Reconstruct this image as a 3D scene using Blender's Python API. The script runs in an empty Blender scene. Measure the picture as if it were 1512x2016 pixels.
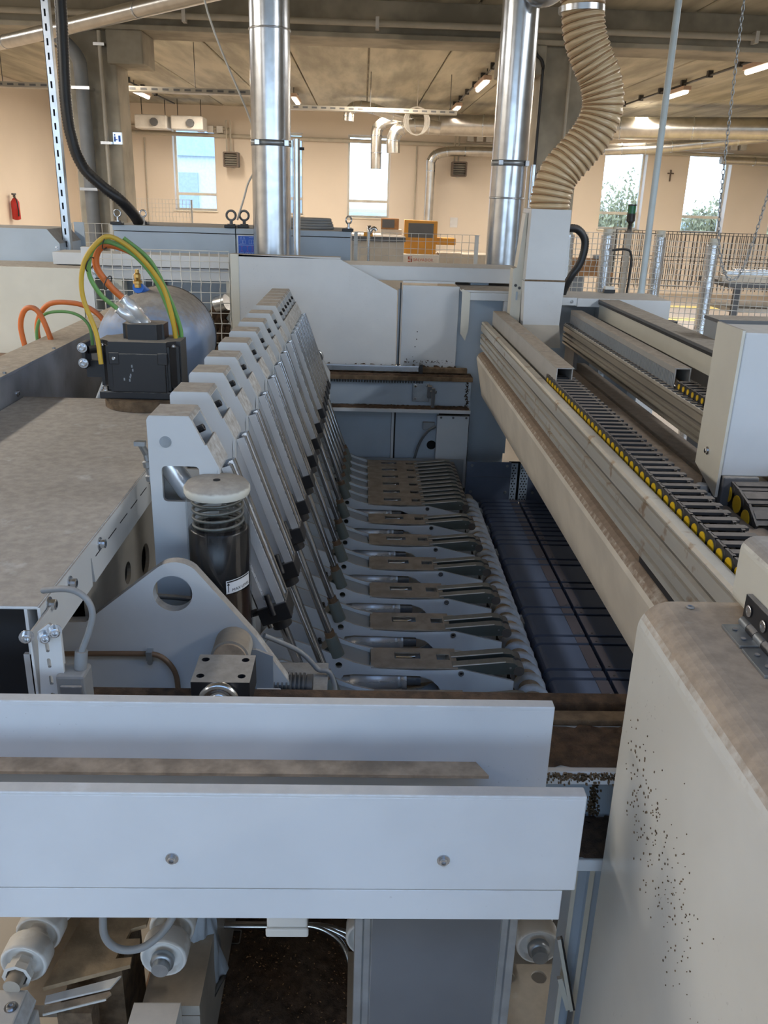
import bpy, math, random
from math import sin, cos, pi, radians
from mathutils import Vector, Matrix
from mathutils.geometry import tessellate_polygon
random.seed(7)
SC = bpy.context.scene
COL = SC.collection

# ------------------------------------------------------------------ camera
cam_d = bpy.data.cameras.new('camera'); cam = bpy.data.objects.new('camera', cam_d); COL.objects.link(cam)
cam_d.sensor_fit = 'VERTICAL'; cam_d.sensor_height = 24.0; cam_d.lens = 1691.6 * 24.0 / 2016.0
cam_d.clip_start = 0.02; cam_d.clip_end = 400
_p, _r, _y = radians(20.229), radians(1.799), radians(1.936)
_f = Vector((sin(_y)*cos(_p), cos(_y)*cos(_p), -sin(_p)))
_R0 = Vector((cos(_y), -sin(_y), 0)); _U0 = _R0.cross(_f)
_R = cos(_r)*_R0 + sin(_r)*_U0; _U = -sin(_r)*_R0 + cos(_r)*_U0
cam.matrix_world = Matrix(((_R.x, _U.x, -_f.x, 0.0), (_R.y, _U.y, -_f.y, 0.0), (_R.z, _U.z, -_f.z, 2.3), (0, 0, 0, 1)))
SC.camera = cam

# ------------------------------------------------------------------ sky, exposure
W = bpy.data.worlds.new('sky'); SC.world = W; W.use_nodes = True
wn = W.node_tree; wn.nodes.clear()
_o = wn.nodes.new('ShaderNodeOutputWorld'); _b = wn.nodes.new('ShaderNodeBackground')
_tc = wn.nodes.new('ShaderNodeTexCoord'); _sx = wn.nodes.new('ShaderNodeSeparateXYZ'); _cr = wn.nodes.new('ShaderNodeValToRGB')
wn.links.new(_tc.outputs['Generated'], _sx.inputs[0])
_mr = wn.nodes.new('ShaderNodeMapRange'); _mr.inputs[1].default_value = -1.0; wn.links.new(_sx.outputs['Z'], _mr.inputs[0]); wn.links.new(_mr.outputs[0], _cr.inputs[0])
e = _cr.color_ramp.elements
e[0].position = 0.0; e[0].color = (0.10, 0.11, 0.10, 1)
e[1].position = 0.85; e[1].color = (0.30, 0.53, 1.0, 1)
_e = e.new(0.492); _e.color = (0.16, 0.17, 0.16, 1)
_e = e.new(0.5); _e.color = (0.60, 0.79, 1.0, 1)
wn.links.new(_cr.outputs[0], _b.inputs[0]); _b.inputs[1].default_value = 5.6
wn.links.new(_b.outputs[0], _o.inputs[0])
vs = SC.view_settings; vs.view_transform = 'Standard'; vs.look = 'None'; vs.gamma = 1.0; vs.use_curve_mapping = False; vs.exposure = 0.0

def area_light(name, loc, sx, sy, power, color, rot=(0, 0, 0)):
    d = bpy.data.lights.new(name, 'AREA'); d.shape = 'RECTANGLE'; d.size = sx; d.size_y = sy; d.energy = power; d.color = color
    o = bpy.data.objects.new(name, d); COL.objects.link(o); o.location = loc; o.rotation_euler = rot
    return o
# warm rows for the hall's strip lamps; nearer unseen ones added as fill light
WARM = (1.0, 0.86, 0.70); DAY = (1.0, 0.97, 0.94)
for lx, ly, pw, lc in ((-3.6, 15, 180, WARM), (0.3, 15, 210, WARM), (6.0, 15, 230, WARM), (-3.6, 20, 190, WARM), (0.3, 20, 210, WARM), (6.0, 20, 230, WARM), (11, 17, 260, WARM),
                       (-4.8, 8.5, 75, DAY), (5.5, 8.0, 110, DAY), (-4.6, 3.5, 240, (1.0, 0.93, 0.82)), (3.8, 1.5, 150, (0.88, 0.94, 1.0)), (-4.4, -1.0, 75, DAY), (4.6, -1.5, 75, DAY)):
    area_light('hall_fill_light', (lx, ly, 4.05), 0.25, 3.0, pw, lc)

# ------------------------------------------------------------------ mesh builder
class MB:
    def __init__(s): s.v = []; s.f = []; s.sm = []; s.mi = []; s.cur = 0; s.st = []
    def mark(s): s.st.append((len(s.v), len(s.f)))
    def add(s, vs, fs, smooth=False):
        b = len(s.v); s.v += [tuple(v) for v in vs]
        for f in fs:
            s.f.append(tuple(b+i for i in f)); s.sm.append(smooth); s.mi.append(s.cur)
        return s
    def box(s, x0, x1, y0, y1, z0, z1):
        s.mark()
        v = [(x, y, z) for z in (z0, z1) for y in (y0, y1) for x in (x0, x1)]
        return s.add(v, [(0, 2, 3, 1), (4, 5, 7, 6), (0, 1, 5, 4), (2, 6, 7, 3), (0, 4, 6, 2), (1, 3, 7, 5)])
    def obox(s, c, ax, ay, az, hx, hy, hz):
        s.mark()
        c = Vector(c); v = [c + ax*(i*hx) + ay*(j*hy) + az*(k*hz) for k in (-1, 1) for j in (-1, 1) for i in (-1, 1)]
        return s.add(v, [(0, 2, 3, 1), (4, 5, 7, 6), (0, 1, 5, 4), (2, 6, 7, 3), (0, 4, 6, 2), (1, 3, 7, 5)])
    def prism(s, poly, ax, a, b, holes=()):
        s.mark()
        def P(u, w, t):
            return (u, t, w) if ax == 'y' else ((t, u, w) if ax == 'x' else (u, w, t))
        if a > b: a, b = b, a
        area = lambda l: sum(l[i-1][0]*l[i][1]-l[i][0]*l[i-1][1] for i in range(len(l)))
        loops = [list(poly)] + [list(h) for h in holes]
        for k, l in enumerate(loops):
            if (area(l) > 0) != (k == 0): l.reverse()
        flat = [p for l in loops for p in l]; n = len(flat)
        tris = tessellate_polygon([[Vector((p[0], p[1], 0)) for p in l] for l in loops])
        vs = [P(p[0], p[1], a) for p in flat] + [P(p[0], p[1], b) for p in flat]
        fs = []
        for t in tris:
            t = tuple(t)
            if area([flat[q] for q in t]) < 0: t = t[::-1]
            lo, hi = (t, t[::-1]) if ax == 'y' else (t[::-1], t)
            fs.append(lo); fs.append(tuple(q+n for q in hi))
        s.add(vs, fs)
        for l in loops:
            m = len(l); vv = [P(p[0], p[1], a) for p in l] + [P(p[0], p[1], b) for p in l]
            q = [(i, (i+1) % m, (i+1) % m+m, i+m) for i in range(m)]
            s.add(vv, [f[::-1] for f in q] if ax == 'y' else q, False)
        return s
    def cyl(s, p0, p1, r, r2=None, n=16, cap=True):
        s.mark()
        p0 = Vector(p0); p1 = Vector(p1); d = (p1-p0).normalized(); r2 = r if r2 is None else r2
        a = d.orthogonal().normalized(); b = d.cross(a)
        ring = lambda p, q: [p + a*(q*cos(2*pi*i/n)) + b*(q*sin(2*pi*i/n)) for i in range(n)]
        v0 = ring(p0, r); v1 = ring(p1, r2)
        s.add(v0+v1, [(i, (i+1) % n, (i+1) % n+n, i+n) for i in range(n)], True)
        if cap:
            s.add(v0, [tuple(range(n-1, -1, -1))]); s.add(v1, [tuple(range(n))])
        return s
    def lathe(s, prof, p0, d, n=20, smooth=True):
        s.mark()
        p0 = Vector(p0); d = Vector(d).normalized(); a = d.orthogonal().normalized(); b = d.cross(a)
        vs = []
        for r, h in prof:
            vs += [p0 + d*h + a*(r*cos(2*pi*i/n)) + b*(r*sin(2*pi*i/n)) for i in range(n)]
        fs = []
        for k in range(len(prof)-1):
            for i in range(n):
                j = (i+1) % n; fs.append((k*n+i, k*n+j, (k+1)*n+j, (k+1)*n+i))
        s.add(vs, fs, smooth)
        s.add(vs[:n], [tuple(range(n-1, -1, -1))]); s.add(vs[-n:], [tuple(range(n))])
        return s
    def tube(s, pts, r, n=8, closed=False, rf=None):
        s.mark()
        pts = [Vector(p) for p in pts]; m = len(pts); vs = []; up = None
        for i, p in enumerate(pts):
            if closed: t = pts[(i+1) % m] - pts[i-1]
            else: t = pts[min(i+1, m-1)] - pts[max(i-1, 0)]
            t.normalize()
            if up is None: up = t.orthogonal().normalized()
            up = (up - t*up.dot(t)).normalized(); w = t.cross(up)
            q = rf(i) if rf else r
            vs += [p + up*(q*cos(2*pi*k/n)) + w*(q*sin(2*pi*k/n)) for k in range(n)]
        fs = []
        for i in range(m if closed else m-1):
            i2 = (i+1) % m
            for k in range(n):
                k2 = (k+1) % n; fs.append((i*n+k, i*n+k2, i2*n+k2, i2*n+k))
        s.add(vs, fs, True)
        if not closed:
            s.add(vs[:n], [tuple(range(n-1, -1, -1))]); s.add(vs[-n:], [tuple(range(n))])
        return s
    def pieces(s):
        out = []; E = s.st[1:]+[(len(s.v), len(s.f))]
        for (a, b), (c, d) in zip(s.st, E):
            q = MB(); q.v = s.v[a:c]; q.f = [tuple(i-a for i in f) for f in s.f[b:d]]; q.sm = s.sm[b:d]; q.mi = s.mi[b:d]; q.st = [(0, 0)]; out.append(q)
        return out
    def grid(s, fn, nu, nv, smooth=True):
        s.mark()
        vs = [fn(i/nu, j/nv) for j in range(nv+1) for i in range(nu+1)]
        fs = [(j*(nu+1)+i, j*(nu+1)+i+1, (j+1)*(nu+1)+i+1, (j+1)*(nu+1)+i) for j in range(nv) for i in range(nu)]
        return s.add(vs, fs, smooth)

def spline(pts, n=8):
    P = [Vector(p) for p in pts]; out = []
    for i in range(len(P)-1):
        a = P[i-1] if i else P[0]*2-P[1]; b = P[i]; c = P[i+1]; d = P[i+2] if i+2 < len(P) else P[-1]*2-P[-2]
        for k in range(n):
            t = k/n
            out.append(0.5*((2*b) + (c-a)*t + (2*a-5*b+4*c-d)*t*t + (3*b-a-3*c+d)*t**3))
    out.append(P[-1]); return out
def arc(cx, cy, r, a0, a1, n=10): return [(cx+r*cos(radians(a0+(a1-a0)*i/n)), cy+r*sin(radians(a0+(a1-a0)*i/n))) for i in range(n+1)]
def circ(cx, cy, r, n=20): return [(cx+r*cos(2*pi*i/n), cy+r*sin(2*pi*i/n)) for i in range(n)]
def rrect(x0, x1, y0, y1, r, n=4): return arc(x1-r, y1-r, r, 0, 90, n)+arc(x0+r, y1-r, r, 90, 180, n)+arc(x0+r, y0+r, r, 180, 270, n)+arc(x1-r, y0+r, r, 270, 360, n)

OFF = {}
def tag(o, label=None, cat=None, group=None, kind=None):
    if label: o['label'] = label
    if cat: o['category'] = cat
    if group: o['group'] = group
    if kind: o['kind'] = kind
    return o
def thing(name, label, cat, loc, group=None):
    o = bpy.data.objects.new(name, None); COL.objects.link(o); o.location = loc; o.empty_display_size = 0.05
    OFF[o] = Vector(loc); return tag(o, label, cat, group, 'thing')
SPLIT = {'leg', 'foot', 'hanger', 'joint_ring', 'cable', 'feed_pipe', 'clamp_lug', 'tie_bar', 'fan_plate', 'lever', 'front_plate', 'side_flange', 'tube', 'cable_strand', 'slot_link', 'latch', 'air_port', 'fitting'}
def obj(name, mb, mats, parent=None, bevel=0, label=None, cat=None, group=None, kind=None, seg=2):
    if name in SPLIT and len(mb.st) > 1 and parent is not None:
        return [obj(name, q, mats, parent, bevel, label, cat, group, kind, seg) for q in mb.pieces()][0]
    me = bpy.data.meshes.new(name)
    if parent is not None: off = OFF[parent]
    else:
        xs = [v[0] for v in mb.v]; ys = [v[1] for v in mb.v]; zs = [v[2] for v in mb.v]
        off = Vector(((min(xs)+max(xs))/2, (min(ys)+max(ys))/2, min(zs)))
    me.from_pydata([(v[0]-off.x, v[1]-off.y, v[2]-off.z) for v in mb.v], [], mb.f)
    if not isinstance(mats, (list, tuple)): mats = [mats]
    for m in mats: me.materials.append(m)
    me.polygons.foreach_set('use_smooth', mb.sm)
    if len(mats) > 1: me.polygons.foreach_set('material_index', mb.mi)
    me.update()
    o = bpy.data.objects.new(name, me); COL.objects.link(o)
    if parent is not None: o.parent = parent
    else: o.location = off
    OFF[o] = off
    if bevel:
        b = o.modifiers.new('bevel', 'BEVEL'); b.width = bevel; b.segments = seg; b.limit_method = 'ANGLE'; b.angle_limit = radians(42)
    return tag(o, label, cat, group, kind)
def struct(name, mb, m, parent=None, **k):
    return obj(name, mb, m, parent, kind='structure' if parent is None else None, **k)
def kids(o): return [c for c in KIDS.get(o, ())]
def dup(root, delta, label, group=None, skip=()):
    r = root.copy(); COL.objects.link(r); r.location = root.location + Vector(delta); r['label'] = label
    if group: r['group'] = group
    for ch in list(root.children):
        if ch in skip: continue
        c = ch.copy(); COL.objects.link(c); c.parent = r
        for g in list(ch.children):
            d = g.copy(); COL.objects.link(d); d.parent = c
    return r
def share(proto, parent, delta, name=None):
    """another copy of a piece under the same kind of parent"""
    c = proto.copy(); COL.objects.link(c); c.parent = parent; c.location = Vector(delta)
    for g in list(proto.children):
        d = g.copy(); COL.objects.link(d); d.parent = c
    return c
def text_mesh(body, size, depth=0.0004):
    cu = bpy.data.curves.new('lettering', 'FONT'); cu.body = body; cu.size = size; cu.extrude = depth; cu.align_x = 'LEFT'; cu.resolution_u = 2
    t = bpy.data.objects.new('lettering', cu); me = bpy.data.meshes.new_from_object(t)
    vs = [v.co.copy() for v in me.vertices]; fs = [tuple(p.vertices) for p in me.polygons]
    bpy.data.objects.remove(t); bpy.data.curves.remove(cu); bpy.data.meshes.remove(me)
    return vs, fs

# ------------------------------------------------------------------ materials
def nt(name):
    m = bpy.data.materials.new(name); m.use_nodes = True; n = m.node_tree; n.nodes.clear()
    out = n.nodes.new('ShaderNodeOutputMaterial'); p = n.nodes.new('ShaderNodeBsdfPrincipled'); n.links.new(p.outputs[0], out.inputs[0])
    return m, n, p, out
def mixc(n, fac, a, b):
    x = n.nodes.new('ShaderNodeMix'); x.data_type = 'RGBA'
    for i, v in ((0, fac), (6, a), (7, b)):
        if hasattr(v, 'links'): n.links.new(v, x.inputs[i])
        else: x.inputs[i].default_value = v if i == 0 else (*v, 1)
    return x.outputs[2]
def math_(n, op, a, b=0.0, clamp=False):
    x = n.nodes.new('ShaderNodeMath'); x.operation = op; x.use_clamp = clamp
    for i, v in ((0, a), (1, b)):
        if hasattr(v, 'links'): n.links.new(v, x.inputs[i])
        else: x.inputs[i].default_value = v
    return x.outputs[0]
def noise(n, scale, detail=4, rough=0.55, stretch=None):
    tc = n.nodes.new('ShaderNodeNewGeometry'); t = n.nodes.new('ShaderNodeTexNoise'); t.inputs['Scale'].default_value = scale; t.inputs['Detail'].default_value = detail; t.inputs['Roughness'].default_value = rough
    src = tc.outputs['Position']
    if stretch:
        mp = n.nodes.new('ShaderNodeMapping'); mp.inputs['Scale'].default_value = stretch; n.links.new(src, mp.inputs[0]); src = mp.outputs[0]
    n.links.new(src, t.inputs['Vector']); return t.outputs['Fac']
def ramp(n, v, lo, hi):
    x = n.nodes.new('ShaderNodeMapRange'); x.interpolation_type = 'SMOOTHSTEP'; n.links.new(v, x.inputs[0]); x.inputs[1].default_value = lo; x.inputs[2].default_value = hi
    return x.outputs[0]
DUST = (0.37, 0.33, 0.285)
def mat(name, col, rough=0.5, metal=0.0, dust=0.0, dustcol=DUST, var=0.06, vscale=6, specks=0.0, bump=0.0, bscale=60, stretch=None, dlo=0.28, dhi=0.60, stain=0.0):
    m, n, p, out = nt(name)
    nz = noise(n, vscale, 4, 0.55, stretch)
    dark = tuple(c*(1-var*2.2) for c in col); c = mixc(n, ramp(n, nz, 0.3, 0.7), dark, col)
    if stain:
        f = math_(n, 'MULTIPLY', ramp(n, noise(n, 17, 3), 0.60, 0.70), stain); c = mixc(n, f, c, (0.36, 0.22, 0.11))
    if specks:
        sp = noise(n, 130, 2); zone = noise(n, 3.1, 2)
        f = math_(n, 'MULTIPLY', ramp(n, sp, 0.68, 0.74), ramp(n, zone, 0.5, 0.7)); f = math_(n, 'MULTIPLY', f, specks)
        c = mixc(n, f, c, (0.10, 0.065, 0.04))
    if dust:
        g = n.nodes.new('ShaderNodeNewGeometry'); s = n.nodes.new('ShaderNodeSeparateXYZ'); n.links.new(g.outputs['Normal'], s.inputs[0])
        up = ramp(n, math_(n, 'ADD', s.outputs['Z'], math_(n, 'MULTIPLY', math_(n, 'SUBTRACT', noise(n, 55, 3), 0.5), 0.5)), dlo, dhi)
        d = math_(n, 'ADD', ramp(n, noise(n, 9, 5, 0.6), 0.18, 0.5), 0.35, True)
        f = math_(n, 'MULTIPLY', math_(n, 'MULTIPLY', up, d), dust)
        dv = mixc(n, ramp(n, noise(n, 38, 5, 0.65), 0.3, 0.7), tuple(q*0.80 for q in dustcol), tuple(q*1.08 for q in dustcol))
        c = mixc(n, f, c, dv)
        rm = n.nodes.new('ShaderNodeMix'); rm.data_type = 'FLOAT'; n.links.new(f, rm.inputs[0]); rm.inputs[2].default_value = rough; rm.inputs[3].default_value = 0.92; n.links.new(rm.outputs[0], p.inputs['Roughness'])
        if metal:
            mm = math_(n, 'MULTIPLY', math_(n, 'SUBTRACT', 1.0, f), metal); n.links.new(mm, p.inputs['Metallic'])
    else:
        p.inputs['Roughness'].default_value = rough; p.inputs['Metallic'].default_value = metal
    n.links.new(c, p.inputs['Base Color'])
    if bump:
        b = n.nodes.new('ShaderNodeBump'); b.inputs['Strength'].default_value = bump; b.inputs['Distance'].default_value = 0.004
        n.links.new(noise(n, bscale, 6, 0.65), b.inputs['Height']); n.links.new(b.outputs[0], p.inputs['Normal'])
    return m
def emit(name, col, s):
    m, n, p, out = nt(name); n.nodes.remove(p); e = n.nodes.new('ShaderNodeEmission'); e.inputs[0].default_value = (*col, 1); e.inputs[1].default_value = s; n.links.new(e.outputs[0], out.inputs[0]); return m
def glassy(name, tint, gloss=0.1, rough=0.03):
    m, n, p, out = nt(name); n.nodes.remove(p)
    t = n.nodes.new('ShaderNodeBsdfTransparent'); t.inputs[0].default_value = (*tint, 1)
    g = n.nodes.new('ShaderNodeBsdfGlossy'); g.inputs['Roughness'].default_value = rough
    fr = n.nodes.new('ShaderNodeLayerWeight'); pw = math_(n, 'POWER', fr.outputs['Facing'], 3.0); pw = math_(n, 'ADD', math_(n, 'MULTIPLY', pw, 0.55), gloss*0.25)
    x = n.nodes.new('ShaderNodeMixShader'); n.links.new(pw, x.inputs[0]); n.links.new(t.outputs[0], x.inputs[1]); n.links.new(g.outputs[0], x.inputs[2]); n.links.new(x.outputs[0], out.inputs[0])
    return m
M = dict(
    white=mat('white_paint', (0.62, 0.63, 0.63), 0.38, dust=0.95, var=0.03),
    wclean=mat('white_paint_clean', (0.64, 0.66, 0.68), 0.36, dust=0.5, var=0.03, specks=0.25),
    covg=mat('cover_grey', (0.40, 0.39, 0.375), 0.5, dust=1.0, dustcol=(0.33, 0.28, 0.23), var=0.06),
    whub=mat('machine_white_far', (0.60, 0.65, 0.78), 0.5, var=0.03),
    cream=mat('cream_paint', (0.66, 0.64, 0.56), 0.35, dust=0.95, var=0.03),
    creamspk=mat('cream_paint_speckled', (0.66, 0.645, 0.59), 0.3, dust=0.95, dustcol=(0.42, 0.325, 0.235), var=0.03, specks=0.9),
    beamp=mat('beam_paint', (0.66, 0.60, 0.51), 0.45, dust=1.0, dustcol=(0.25, 0.185, 0.135), var=0.07),
    beam2=mat('beam_paint_shaded', (0.23, 0.22, 0.215), 0.5, dust=1.0, dustcol=(0.24, 0.19, 0.15), var=0.10),  # darker copy of the beam paint, with the second beam's shadow in its colour
    grey=mat('grey_paint', (0.30, 0.33, 0.36), 0.45, dust=0.9, var=0.05),
    bgrey=mat('blue_grey_paint', (0.42, 0.49, 0.57), 0.4, dust=0.8, var=0.03),
    dgrey=mat('dark_grey_paint', (0.12, 0.125, 0.135), 0.5, dust=0.9),
    black=mat('black_plastic', (0.018, 0.018, 0.021), 0.42, dust=0.95, dustcol=(0.29, 0.265, 0.235)),
    blackc=mat('black_plastic_clean', (0.015, 0.015, 0.017), 0.4, dust=0.25),
    chain=mat('chain_plastic', (0.035, 0.035, 0.038), 0.5, dust=0.9, dustcol=(0.22, 0.19, 0.165)),
    yellow=mat('yellow_plastic', (0.80, 0.52, 0.02), 0.4),
    steel=mat('bright_steel', (0.62, 0.63, 0.65), 0.25, 1.0),
    chrome=mat('chromed_rod', (0.44, 0.46, 0.50), 0.13, 1.0),
    galv=mat('galvanised_sheet', (0.66, 0.69, 0.73), 0.24, 1.0, var=0.08, vscale=14),
    duct=mat('far_duct_sheet', (0.62, 0.60, 0.56), 0.3, 1.0, var=0.08),
    alu=mat('dusty_aluminium', (0.76, 0.73, 0.66), 0.40, 0.65, dust=0.35, dustcol=(0.42, 0.36, 0.28), var=0.10, vscale=3, stretch=(6, 0.6, 6), stain=0.8),
    groove=mat('groove_shade', (0.17, 0.16, 0.145), 0.6, 0.3, var=0.2),  # dark colour imitating the shade inside the rail grooves
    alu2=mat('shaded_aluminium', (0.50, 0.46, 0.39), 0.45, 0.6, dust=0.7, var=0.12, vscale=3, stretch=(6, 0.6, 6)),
    alub=mat('barrel_aluminium', (0.80, 0.81, 0.83), 0.27, 0.6, dust=0.25, var=0.03),
    sawdust=mat('sawdust', (0.105, 0.062, 0.036), 0.95, var=0.25, vscale=45, bump=1.0, bscale=170),
    sawlite=mat('light_sawdust', (0.20, 0.135, 0.08), 0.95, var=0.22, vscale=30, bump=0.8, bscale=150),
    strip=mat('dusty_ledge', (0.47, 0.345, 0.235), 0.9, var=0.2, vscale=26, bump=0.3, bscale=90),
    slat=mat('table_phenolic', (0.10, 0.125, 0.19), 0.42, var=0.05, specks=0.1),
    slat2=mat('table_phenolic_dark', (0.045, 0.06, 0.10), 0.42, var=0.06),
    slatm=mat('table_wear_strip', (0.10, 0.085, 0.095), 0.4, var=0.08),
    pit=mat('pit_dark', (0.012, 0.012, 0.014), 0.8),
    blueg=mat('blue_grey_sheet', (0.15, 0.18, 0.25), 0.35, 0.3, var=0.08),
    zinc=mat('zinc_plate', (0.40, 0.43, 0.46), 0.38, 0.8, var=0.1, vscale=20),
    armw=mat('arm_paint', (0.74, 0.77, 0.80), 0.4, dust=0.8, var=0.04),
    armc=mat('arm_cover_dust', (0.38, 0.315, 0.25), 0.9, var=0.12, vscale=25),
    armi=mat('arm_inner_sheet', (0.30, 0.33, 0.36), 0.4, 0.2),
    clev=mat('clevis_casting', (0.15, 0.17, 0.155), 0.6, dust=0.7),
    padd=mat('paddle_steel', (0.16, 0.18, 0.17), 0.38, 0.7, dust=0.5),
    rolltip=mat('tip_rubber', (0.10, 0.085, 0.075), 0.7, dust=0.5),
    roller=mat('helical_roller', (0.62, 0.66, 0.72), 0.35, dust=0.45, dlo=0.75, dhi=1.0, var=0.1, vscale=30),
    nylon=mat('white_nylon', (0.72, 0.72, 0.70), 0.35, dust=0.45, dustcol=(0.33, 0.25, 0.17), var=0.06),
    beige=mat('beige_sheet', (0.44, 0.40, 0.34), 0.5, dust=0.6, dustcol=(0.25, 0.18, 0.115), var=0.12),
    board=mat('dusty_board', (0.50, 0.36, 0.22), 0.85, var=0.22, vscale=12, bump=0.3),
    tank=mat('tank_paint', (0.25, 0.35, 0.54), 0.3, dust=1.0, var=0.04, dlo=0.25, dhi=0.75),
    girder=mat('girder_steel', (0.46, 0.49, 0.55), 0.36, 0.5, dust=1.0, dustcol=(0.43, 0.375, 0.31), var=0.2, vscale=5),
    orange=mat('orange_cable', (0.72, 0.17, 0.03), 0.45, dust=0.3), green=mat('green_cable', (0.16, 0.36, 0.10), 0.45, dust=0.2), yell=mat('yellow_cable', (0.62, 0.40, 0.04), 0.45, dust=0.2),
    brown=mat('brown_tube', (0.17, 0.10, 0.055), 0.5), gcable=mat('grey_cable', (0.24, 0.25, 0.26), 0.5, dust=0.4),
    brass=mat('brass', (0.75, 0.50, 0.18), 0.3, 1.0), blue=mat('blue_plastic', (0.03, 0.16, 0.62), 0.4),
    grease=mat('dark_grease', (0.012, 0.012, 0.014), 0.25), oil=mat('brown_grease', (0.035, 0.018, 0.010), 0.3),
    sawfloor=mat('floor_sawdust', (0.15, 0.088, 0.05), 0.95, var=0.22, vscale=40, bump=1.0, bscale=150),
    clear=glassy('clear_plastic', (0.86, 0.87, 0.88), 0.28, 0.06), pane=glassy('window_glass', (0.97, 0.98, 0.98), 0.06, 0.01),
    label=mat('label_paper', (0.72, 0.73, 0.75), 0.5), ink=mat('label_ink', (0.01, 0.01, 0.012), 0.6), red=mat('red_paint', (0.55, 0.03, 0.025), 0.35), redtext=mat('red_print', (0.52, 0.10, 0.05), 0.5),
    signb=mat('sign_blue', (0.012, 0.10, 0.58), 0.4), signw=mat('sign_print', (0.45, 0.62, 0.95), 0.5), signr=mat('sign_print_red', (0.45, 0.12, 0.35), 0.5),
    hose=mat('hose_film', (0.62, 0.47, 0.29), 0.3, var=0.05), hosew=mat('hose_spiral', (0.33, 0.20, 0.10), 0.35),
    wire=mat('white_wire', (0.68, 0.67, 0.63), 0.45), dwire=mat('dark_wire', (0.05, 0.048, 0.045), 0.5), foil=mat('foil_wrap', (0.72, 0.73, 0.75), 0.22, 0.95, bump=1.0, bscale=26),
    conc=mat('concrete', (0.50, 0.455, 0.365), 0.85, var=0.22, vscale=1.6, bump=0.2, bscale=30),
    slab=mat('ceiling_slab', (0.47, 0.435, 0.335), 0.7, var=0.2, vscale=1.3, stretch=(2.5, 0.35, 1)),
    plaster=mat('wall_plaster', (0.74, 0.655, 0.555), 0.85, var=0.02, vscale=0.8),
    floor=mat('hall_floor', (0.42, 0.365, 0.30), 0.45, var=0.1, vscale=0.9), fyel=mat('floor_tape', (0.85, 0.72, 0.22), 0.5),
    frame=mat('window_frame', (0.72, 0.68, 0.58), 0.5), pipeg=mat('grey_pipe', (0.22, 0.235, 0.25), 0.5), pipec=mat('cream_pipe', (0.50, 0.46, 0.38), 0.5),
    tray=mat('cable_tray', (0.42, 0.40, 0.35), 0.45, 0.4), heat=mat('heater_case', (0.12, 0.09, 0.07), 0.55), plastw=mat('white_plastic', (0.72, 0.70, 0.66), 0.5),
    orng=mat('orange_paint', (0.72, 0.33, 0.03), 0.45, dust=0.2), screen=mat('dark_screen', (0.11, 0.10, 0.085), 0.3), wood=mat('raw_wood', (0.46, 0.24, 0.10), 0.7, var=0.15),
    machw=mat('machine_white', (0.60, 0.55, 0.47), 0.5, dust=0.3), lpole=mat('pale_blue_pole', (0.50, 0.58, 0.62), 0.4), greenl=mat('beacon_green', (0.02, 0.16, 0.07), 0.25),
    lamp=emit('strip_lamp_glow', (1.0, 0.86, 0.72), 9.0), exitl=emit('exit_sign_glow', (0.62, 0.80, 1.0), 1.6), lampcase=mat('lamp_case', (0.62, 0.46, 0.36), 0.5),
    bush=mat('autumn_brush', (0.46, 0.37, 0.17), 0.9, var=0.3, vscale=3), grass=mat('pale_field', (0.46, 0.44, 0.34), 0.9, var=0.2, vscale=0.5), hall=mat('far_hall_sheet', (0.72, 0.74, 0.75), 0.6), hallr=mat('far_hall_roof', (0.46, 0.50, 0.55), 0.6),
    carr=mat('car_red', (0.45, 0.05, 0.04), 0.3), carb=mat('car_blue', (0.10, 0.15, 0.26), 0.3), carg=mat('car_grey', (0.40, 0.42, 0.45), 0.3), carw=mat('car_window', (0.05, 0.06, 0.08), 0.1),
)
# ------------------------------------------------------------------ the hall
YB, ZC, XL, XR = 24.0, 4.3, -7.4, 15.0
fl = struct('floor', MB().box(XL-0.3, XR, -9.0, YB+0.3, -0.1, 0.0), M['floor'])
for i, (ya, yb) in enumerate(((18.3, 18.75), (20.6, 21.1))):
    obj('tape_line', MB().box(6.0, 12.5, ya, yb, 0.0005, 0.003), M['fyel'], fl, label='yellow tape line on the floor')
SKX0, SKX1, SKY0, SKY1 = -2.5, 2.6, -1.6, -0.6          # unseen roof light, added to bring blue daylight into the machine pit
ce = struct('ceiling', MB().prism([(XL-0.3, -9.0), (XR, -9.0), (XR, YB+0.3), (XL-0.3, YB+0.3)], 'z', ZC+0.05, ZC+0.2, [[(SKX0, SKY0), (SKX1, SKY0), (SKX1, SKY1), (SKX0, SKY1)]]), M['conc'])
for ya, yb, wdt in ((11.3, YB, 1.2), (SKY1, 10.78, 1.2), (-9.0, SKY0, 1.2)):
    pr = None; k = 0; x = XL+0.26
    while x < XR-0.2:
        if pr is None: pr = obj('slab', MB().box(x, x+wdt-0.025, ya, yb, ZC, ZC+0.05), M['slab'], ce, bevel=0.012, seg=1)
        else: share(pr, ce, (k*wdt, 0, 0))
        k += 1; x += wdt
sl = obj('window_8', MB().box(SKX0, SKX1, SKY0-0.06, SKY0, ZC, ZC+0.25).box(SKX0, SKX1, SKY1, SKY1+0.06, ZC-0.0, ZC+0.25) if False else MB().box(SKX0-0.02, SKX1+0.02, SKY0-0.02, SKY0, ZC+0.2, ZC+0.26).box(SKX0-0.02, SKX1+0.02, SKY1, SKY1+0.02, ZC+0.2, ZC+0.26), M['frame'], None, kind='structure')  # frame of the added unseen roof light, not one of the hall's windows
obj('pane', MB().box(SKX0, SKX1, SKY0, SKY1, ZC+0.22, ZC+0.23), M['pane'], sl)  # pane of the added roof light
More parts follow.
